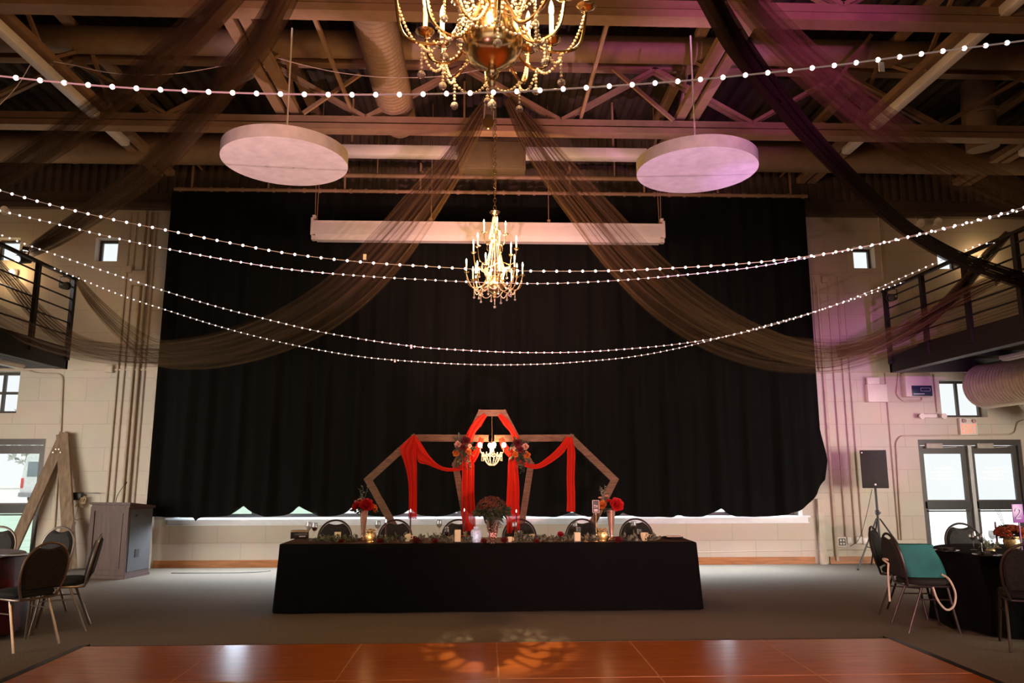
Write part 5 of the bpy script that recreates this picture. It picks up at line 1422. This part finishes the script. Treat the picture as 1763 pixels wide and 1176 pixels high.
def arch_flowers(px, py, lab, seed, s=1):
    p = A(px, py, AY-.22); rnd = random.Random(seed)
    t = thing('arch_flowers', lab, 'flowers', p, 0, 'flower clusters on the arch')
    ms = [MB() for _ in range(4)]
    flower(ms[0], (-.09*s, -.03, .02), .055, 22, rnd, V((-.3, -.9, .2))); flower(ms[1], (-.11*s, -.02, -.09), .06, 22, rnd, V((-.3, -.9, -.1))); flower(ms[2], (.02*s, -.04, .07), .07, 24, rnd, V((0, -.9, .3)))
    flower(ms[1], (.05*s, -.05, -.08), .05, 20, rnd, V((.2, -.9, 0))); flower(ms[0], (.07*s, -.04, .0), .035, 16, rnd, V((.2, -.9, .2))); flower(ms[2], (-.02*s, -.05, -.02), .055, 20, rnd, V((0, -1, 0)))
    for k in range(70): leaf(ms[3], (rnd.uniform(-.1, .1), rnd.uniform(-.03, .03), rnd.uniform(-.1, .1)), (rnd.uniform(-1, 1), rnd.uniform(-.8, .2), rnd.uniform(-1.2, .8)), rnd.uniform(.07, .13), .035, rnd)
    for k in range(10): sprig(ms[3], (rnd.uniform(-.1, .05)*s, -.02, -.08), (rnd.uniform(-.4, .3)*s, -.1, -1), rnd.uniform(.14, .26), .016, rnd)
    for nm, mb_, mm in (('peach_bloom', ms[0], M_PEACH), ('orange_bloom', ms[1], M_ORF), ('dark_bloom', ms[2], M_DRED), ('leaves', ms[3], M_DLEAF)): obj(nm, mb_, mm, t)
arch_flowers(800, 768, 'flower cluster at the left shoulder of the arch', 5, 1); arch_flowers(893, 772, 'flower cluster at the right shoulder of the arch', 6, -1)
# mini chandelier in the arch
p = A(847, 776, AY-.2)
mc = thing('mini_chandelier', 'small lit crystal chandelier hung in the arch centre', 'chandelier', p)
obj('stem', MB().lathe([(0, -.05), (.02, -.03), (.012, 0), (.022, .04), (.008, .08), (.006, .14)], 14), M_BRASS, mc)
obj('chain', MB().tube([(0, 0, .14), (0, .10, (A(847, 715).z-p.z)/1.18)], .004, 5), M_BRASS, mc)
for k in range(4):
    a = PI*k/2+.15; c = pol(.14, a, .03)
    arm = obj('arm', MB().tube(spline([pol(.015, a, -.02), pol(.07, a, -.05), pol(.13, a, -.02), c], 5), .005, 6), M_BRASS, mc)
    M = Matrix.Translation(c)
    obj('drip_pan', MB().lathe([(.004, -.004), (.022, .002), (.024, .006), (.008, .004)], 12, M), M_BRASS, arm)
    obj('flame_bulb', MB().ball(c+V((0, 0, .035)), .026, 12, 8, 1.15), mat('warm_globe_bulb', (1, .9, .8), .3, emit=(1, .88, .72), estr=14), arm)
gb = MB()
for k in range(8):
    a = 2*PI*k/8+.2; b_ = 2*PI*(k+1)/8+.2
    beads(gb, sag(pol(.12, a, -.02), pol(.12, b_, -.02), .05), .006, .014); beads(gb, sag(pol(.12, a, -.03), pol(.02, a, -.17), .03), .006, .014); beads(gb, [pol(.12, a, -.03), pol(.12, a, -.12)], .006, .014)
obj('bead_garland', gb, M_BEAD, mc)
mc.scale = (1.18, 1.18, 1.18)
point('mini_chandelier_glow', (0, -.08, .03), 28, (1, .62, .30), .08, mc)
point('mini_chandelier_glow', (0, .12, .0), 18, (1, .66, .34), .08, mc)

# ================================================================== LECTERN, A FRAME, SPEAKER
lx, ly = -5.68, 12.05
lec = thing('lectern', 'brown panelled lectern with gooseneck microphone by the left wall', 'lectern', (-5.66, 12.32, 0), math.radians(-14))
bd_ = MB(); wf, db = .70, .56
prof_ = [(-wf/2, -db/2), (wf/2, -db/2), (wf/2, db/2), (-wf/2, db/2)]
def frust(mb, z0, z1, k0, k1, slope=0):
    vs = [(x*k0, y*k0, z0) for x, y in prof_] + [(x*k1, y*k1, z1+(slope if y < 0 else -slope)) for x, y in prof_]
    mb.add(vs, [(0, 3, 2, 1), (4, 5, 6, 7), (0, 1, 5, 4), (1, 2, 6, 5), (2, 3, 7, 6), (3, 0, 4, 7)])
frust(bd_, .04, 1.06, .96, .96, .03)
obj('body', bd_, M_LECT, lec, smooth=False)
for s in (-1, 1): obj('side_panel', MB().box((s*(wf*.48+.006), 0, .56), (.012, db*.86, .92)), M_LECTS, lec, smooth=False)
fp = MB()
yf = -db*.48-.008
for xx in (-.30, .30): fp.box((xx, yf, .56), (.07, .02, 1.0))
for zz in (.09, 1.035): fp.box((0, yf, zz), (.53, .02, .07))
fp.box((0, yf+.004, .56), (.46, .01, .82))
obj('front_panel', fp, M_LECT, lec, smooth=False)
obj('top', MB().add([(x*1.02, y*1.04, 1.10+(.03 if y < 0 else -.04)-dz) for dz in (.035, 0) for x, y in prof_], [(0, 3, 2, 1), (4, 5, 6, 7), (0, 1, 5, 4), (1, 2, 6, 5), (2, 3, 7, 6), (3, 0, 4, 7)]), M_LECT, lec, smooth=False)
obj('plinth', MB().box((0, 0, .02), (wf, db, .04)), M_LECT, lec, smooth=False)
obj('switch_plate', MB().box((wf*.48+.016, -.05, .36), (.008, .09, .12)).box((wf*.48+.016, -.12, .93), (.008, .04, .04)), M_BLACK, lec, smooth=False)
obj('microphone', MB().tube(spline([(-.10, -.05, 1.12), (-.07, -.06, 1.22), (0, -.06, 1.34), (.05, -.06, 1.40)], 6), .006, 6).tube([(.045, -.06, 1.395), (.075, -.06, 1.43)], .014, 8), M_BLACK, lec)
fc = MB().tube(spline([(-6.3, 12.0, .006), (-6.55, 11.95, .006), (-6.85, 11.7, .006)], 6), .006, 5)
tag(obj('floor_cable', fc, M_BLACK), 'black cable on the carpet left of the lectern', 'cable')
tag(obj('floor_cable', MB().tube(spline([(-4.95, 12.6, .006), (-4.3, 12.58, .006), (-3.7, 12.62, .006), (-3.45, 12.8, .006)], 6), .006, 5), M_BLACK), 'black cable on the carpet right of the lectern', 'cable')

fa_ = thing('timber_a_frame', 'tall timber A frame leaning on the wall behind the left chairs', 'timber frame', (-7.1, 13.1, 0))
ap = at(107, 745, 13.12)
def abar(p, q, w, d, nm):
    o = V((-7.1, 13.1, 0)); b = MB().bar(V(p)-o, V(q)-o, w*.82, d, (0, 1, 0)); return obj(nm, b, M_AWOOD, fa_, smooth=False)
abar((ap.x+.01, 13.20, ap.z), (at(8, 985, 13.0).x, 12.98, .06), .21, .05, 'leg'); abar((ap.x+.0, 13.14, ap.z-.02), (at(121, 975, 12.9).x, 12.92, .03), .24, .05, 'leg')
bt = MB()
for px, py in ((93, 779), (98, 773.5), (103, 773.5), (106, 779)):
    p = at(px, py, 13.1); bt.lathe([(.014, 0), (.014, .012), (0, .016)], 8, T(p.x+7.1, -.03, p.z, 0, PI/2))
obj('bolts', bt, M_CANDLE if False else mat('zinc_bolt', (.8, .72, .5), .3, metal=.6), fa_)
cl0 = at(134, 858, 13.1)
t = thing('rope_and_clamp', 'black clamp with tangled rope hung beside the timber A frame', 'rope', (cl0.x, 13.2, cl0.z))
obj('clamp', MB().box((-.06, 0, .03), (.16, .08, .13), bev=.02).box((.16, 0, .08), (.22, .02, .015)), M_BLACK, t)
rr = random.Random(9); rp_ = [(rr.uniform(-.1, .12), rr.uniform(-.05, .03), rr.uniform(-.16, .05)) for _ in range(14)]
obj('rope', MB().tube(spline(rp_, 5), .011, 6).tube(spline([(-.02, 0, -.1), (-.06, 0, -.3), (-.05, 0, -.36), (.05, 0, -.33)], 5), .006, 5), M_ROPE, t)
bp = at(98, 910, 12.6)
t = thing('timber_offcut', 'short timber post leaning behind the left chairs', 'timber', (bp.x, 12.75, 0))
obj('post', MB().bar((-.06, 0, .02), (.03, .15, .80), .17, .10, (0, 1, 0)), M_AWOOD, t, smooth=False); obj('crosspiece', MB().bar((-.22, -.06, .48), (.10, -.06, .48), .08, .05), M_AWOOD, t, smooth=False)

# loudspeaker on tripod
sx, sy = at(1513, 900, 12.6).x, 12.62
ts = thing('speaker_stand', 'black tripod speaker stand right of the curtain', 'speaker stand', (sx, sy, 0))
obj('pole', MB().tube([(0, 0, .25), (0, 0, 1.305)], .019, 12), M_BLACK, ts); obj('collar', MB().lathe([(.025, 0), (.034, .01), (.034, .07), (.025, .08)], 14, T(0, 0, .86)).lathe([(.025, 0), (.034, .01), (.034, .07), (.025, .08)], 14, T(0, 0, .42)), M_BLACK, ts)
obj('knob', MB().lathe([(.006, 0), (.006, .03), (.02, .035), (.02, .05), (0, .052)], 10, T(0, -.03, .90, 0, PI/2)), M_BLACK, ts)
for k in range(3):
    a = math.radians(200+120*k); f = pol(.52, a, .012)
    lg = obj('leg', MB().tube([pol(.03, a, .80), f], .013, 8), M_BLACK, ts)
    obj('brace', MB().tube([pol(.025, a, .30), pol(.30, a, .36)], .009, 6), M_BLACK, ts)
    obj('rubber_foot', MB().ball(f, .022, 10, 6), M_BLACK, lg)
sp = thing('loudspeaker', 'black loudspeaker on the tripod stand right of the curtain', 'loudspeaker', (sx-.02, sy, 1.30), math.radians(-20))
zt = at(1505, 775, 12.4).z-1.30
bdy = MB().add([(-.20, -.17, 0), (.20, -.17, 0), (.14, .17, 0), (-.14, .17, 0), (-.20, -.17, zt), (.20, -.17, zt), (.14, .17, zt), (-.14, .17, zt)], [(0, 3, 2, 1), (4, 5, 6, 7), (0, 1, 5, 4), (1, 2, 6, 5), (2, 3, 7, 6), (3, 0, 4, 7)])
obj('cabinet', bdy, M_SPKS, sp, smooth=False)
obj('grille', MB().box((0, -.18, zt/2), (.40, .022, zt), bev=.01), M_SPK, sp)
obj('badge', MB().box((.0, -.193, .06), (.028, .004, .028)), M_WHITE, sp, smooth=False)
obj('corner_dot', MB().box((-.17, -.193, zt-.04), (.02, .004, .02)), M_WHITE, sp, smooth=False)
obj('handle', MB().box((.178, -.01, zt*.55), (.012, .03, .16), bev=.004), M_BLACK, sp)
tag(obj('speaker_cable', MB().tube(spline([(sx-.03, sy+.05, 1.28), (sx-.12, sy+.2, .75), (at(1480, 950, 13.1).x, 13.1, .42), (sx-.25, 13.15, .3)], 8), .005, 5), M_BLACK), 'thin black cable from the loudspeaker to the wall outlet', 'cable')

# ================================================================== RIGHT & LEFT TABLE SETTINGS
RZ = .766
def rt(px, py): return atz(px, py, RZ)
for px, py, lab in ((1677, 947, 'leftmost wine glass on the right round table'), (1691, 951, 'second wine glass on the right round table'), (1711, 945, 'third wine glass beside the dark taper')):
    wine_glass(0, 0, lab, False, .19, rt(px, py))
taper(0, 0, 0, 'lit dark taper on the right round table', True, True, rt(1718, 944))
pg = rt(1744, 946)
t = thing('gold_vase', 'ribbed gold vase on the right round table', 'vase', (pg.x, pg.y, RZ))
obj('vessel', MB().lathe([(0, 0), (.05, 0), (.075, .03), (.085, .08), (.075, .125), (.07, .13), (.07, .12), (0, .09)], 26), M_GOLD, t); obj('rim', MB().lathe([(.068, .125), (.078, .128), (.078, .138), (.068, .138)], 26), M_GOLD, t)
b = thing('rust_bouquet', 'rust orange flowers in the gold vase at right', 'flowers', (pg.x, pg.y, RZ+.13))
rnd = random.Random(21); m1, m2 = MB(), MB()
for k in range(120):
    a = rnd.uniform(0, 6.28); u = rnd.uniform(-.2, 1); el = math.asin(u); r_ = .13
    c = V((r_*math.cos(el)*math.cos(a)*1.15, r_*math.cos(el)*math.sin(a), .03+r_*u*.6)); flower(m1, c, .034, 6, rnd, (c+V((0, 0, .05))).normalized())
for k in range(30): leaf(m2, (0, 0, .02), (rnd.uniform(-1, 1), rnd.uniform(-1, 1), rnd.uniform(-.3, .7)), .15, .04, rnd)
for k in range(3): sprig(m2, (-.05, 0, .05), (-.4+.1*k, 0, 1), .26, .006, rnd, 4)
obj('blooms', m1, M_RUST, b); obj('leaves', m2, M_DLEAF, b)
ps = rt(1757, 951)
t = thing('table_number', 'purple acrylic table number 2 at the right photo edge', 'sign', (ps.x, ps.y, RZ), .15)
zt = at(1757, 868, ps.y).z-RZ; zb_ = at(1757, 900, ps.y).z-RZ
obj('panel', MB().box((.02, 0, (zt+zb_)/2), (.13, .006, zt-zb_), bev=.002), M_PURPLE, t)
obj('stick', MB().tube([(.02, 0, 0), (.02, 0, zb_)], .007, 6), M_PURPLE, t)
dg = MB(); zc = (zt+zb_)/2
dg.tube(spline([(-.015, -.006, zc+.02), (-.005, -.006, zc+.045), (.03, -.006, zc+.045), (.045, -.006, zc+.02), (.02, -.006, zc-.015), (-.012, -.006, zc-.05), (.045, -.006, zc-.05)], 6), .005, 6)
obj('numeral', dg, M_LETTER, t)
for k, (px, py, lab) in enumerate(((1628, 950, 'dark plate at the left side of the right round table'), (1700, 958, 'dark plate at the near side of the right round table'))):
    pp_ = rt(px, py); plate((pp_.x, pp_.y, RZ), .13, lab)
    nk = MB(); rows = []
    for i in range(5):
        rows.append([(-.11+.22*j/8, -.05+.1*i/4, .012*math.sin(j*1.1+i)+.035) for j in range(9)])
    nk.grid(rows); nk.grid([[(x, y, z-.016) for x, y, z in r_] for r_ in rows])
    tag(obj('napkin', nk, mat('dark_napkin', (.05, .035, .03), .8), loc=(pp_.x, pp_.y, RZ), rot=(0, 0, .4+k)), ('crumpled dark napkin on the left plate of the right table', 'crumpled dark napkin on the near plate of the right table')[k], 'napkin')
rd = rt(1705, 948)
t = thing('dried_centrepiece', 'small dried centrepiece left of the dark taper', 'flowers', (rd.x, rd.y, RZ)); m1 = MB()
for k in range(16): sprig(m1, (0, 0, 0), (rnd.uniform(-1, 1), rnd.uniform(-1, 1), rnd.uniform(.3, 1.2)), .11, .016, rnd, 6)
obj('sprigs', m1, M_LEAF, t); obj('base', MB().lathe([(0, 0), (.05, 0), (.04, .02), (0, .025)], 14), M_GOLD, t)
pl_ = atz(28, 958, RZ); plate((pl_.x, pl_.y, RZ), .14, 'dark plate on the left round table');
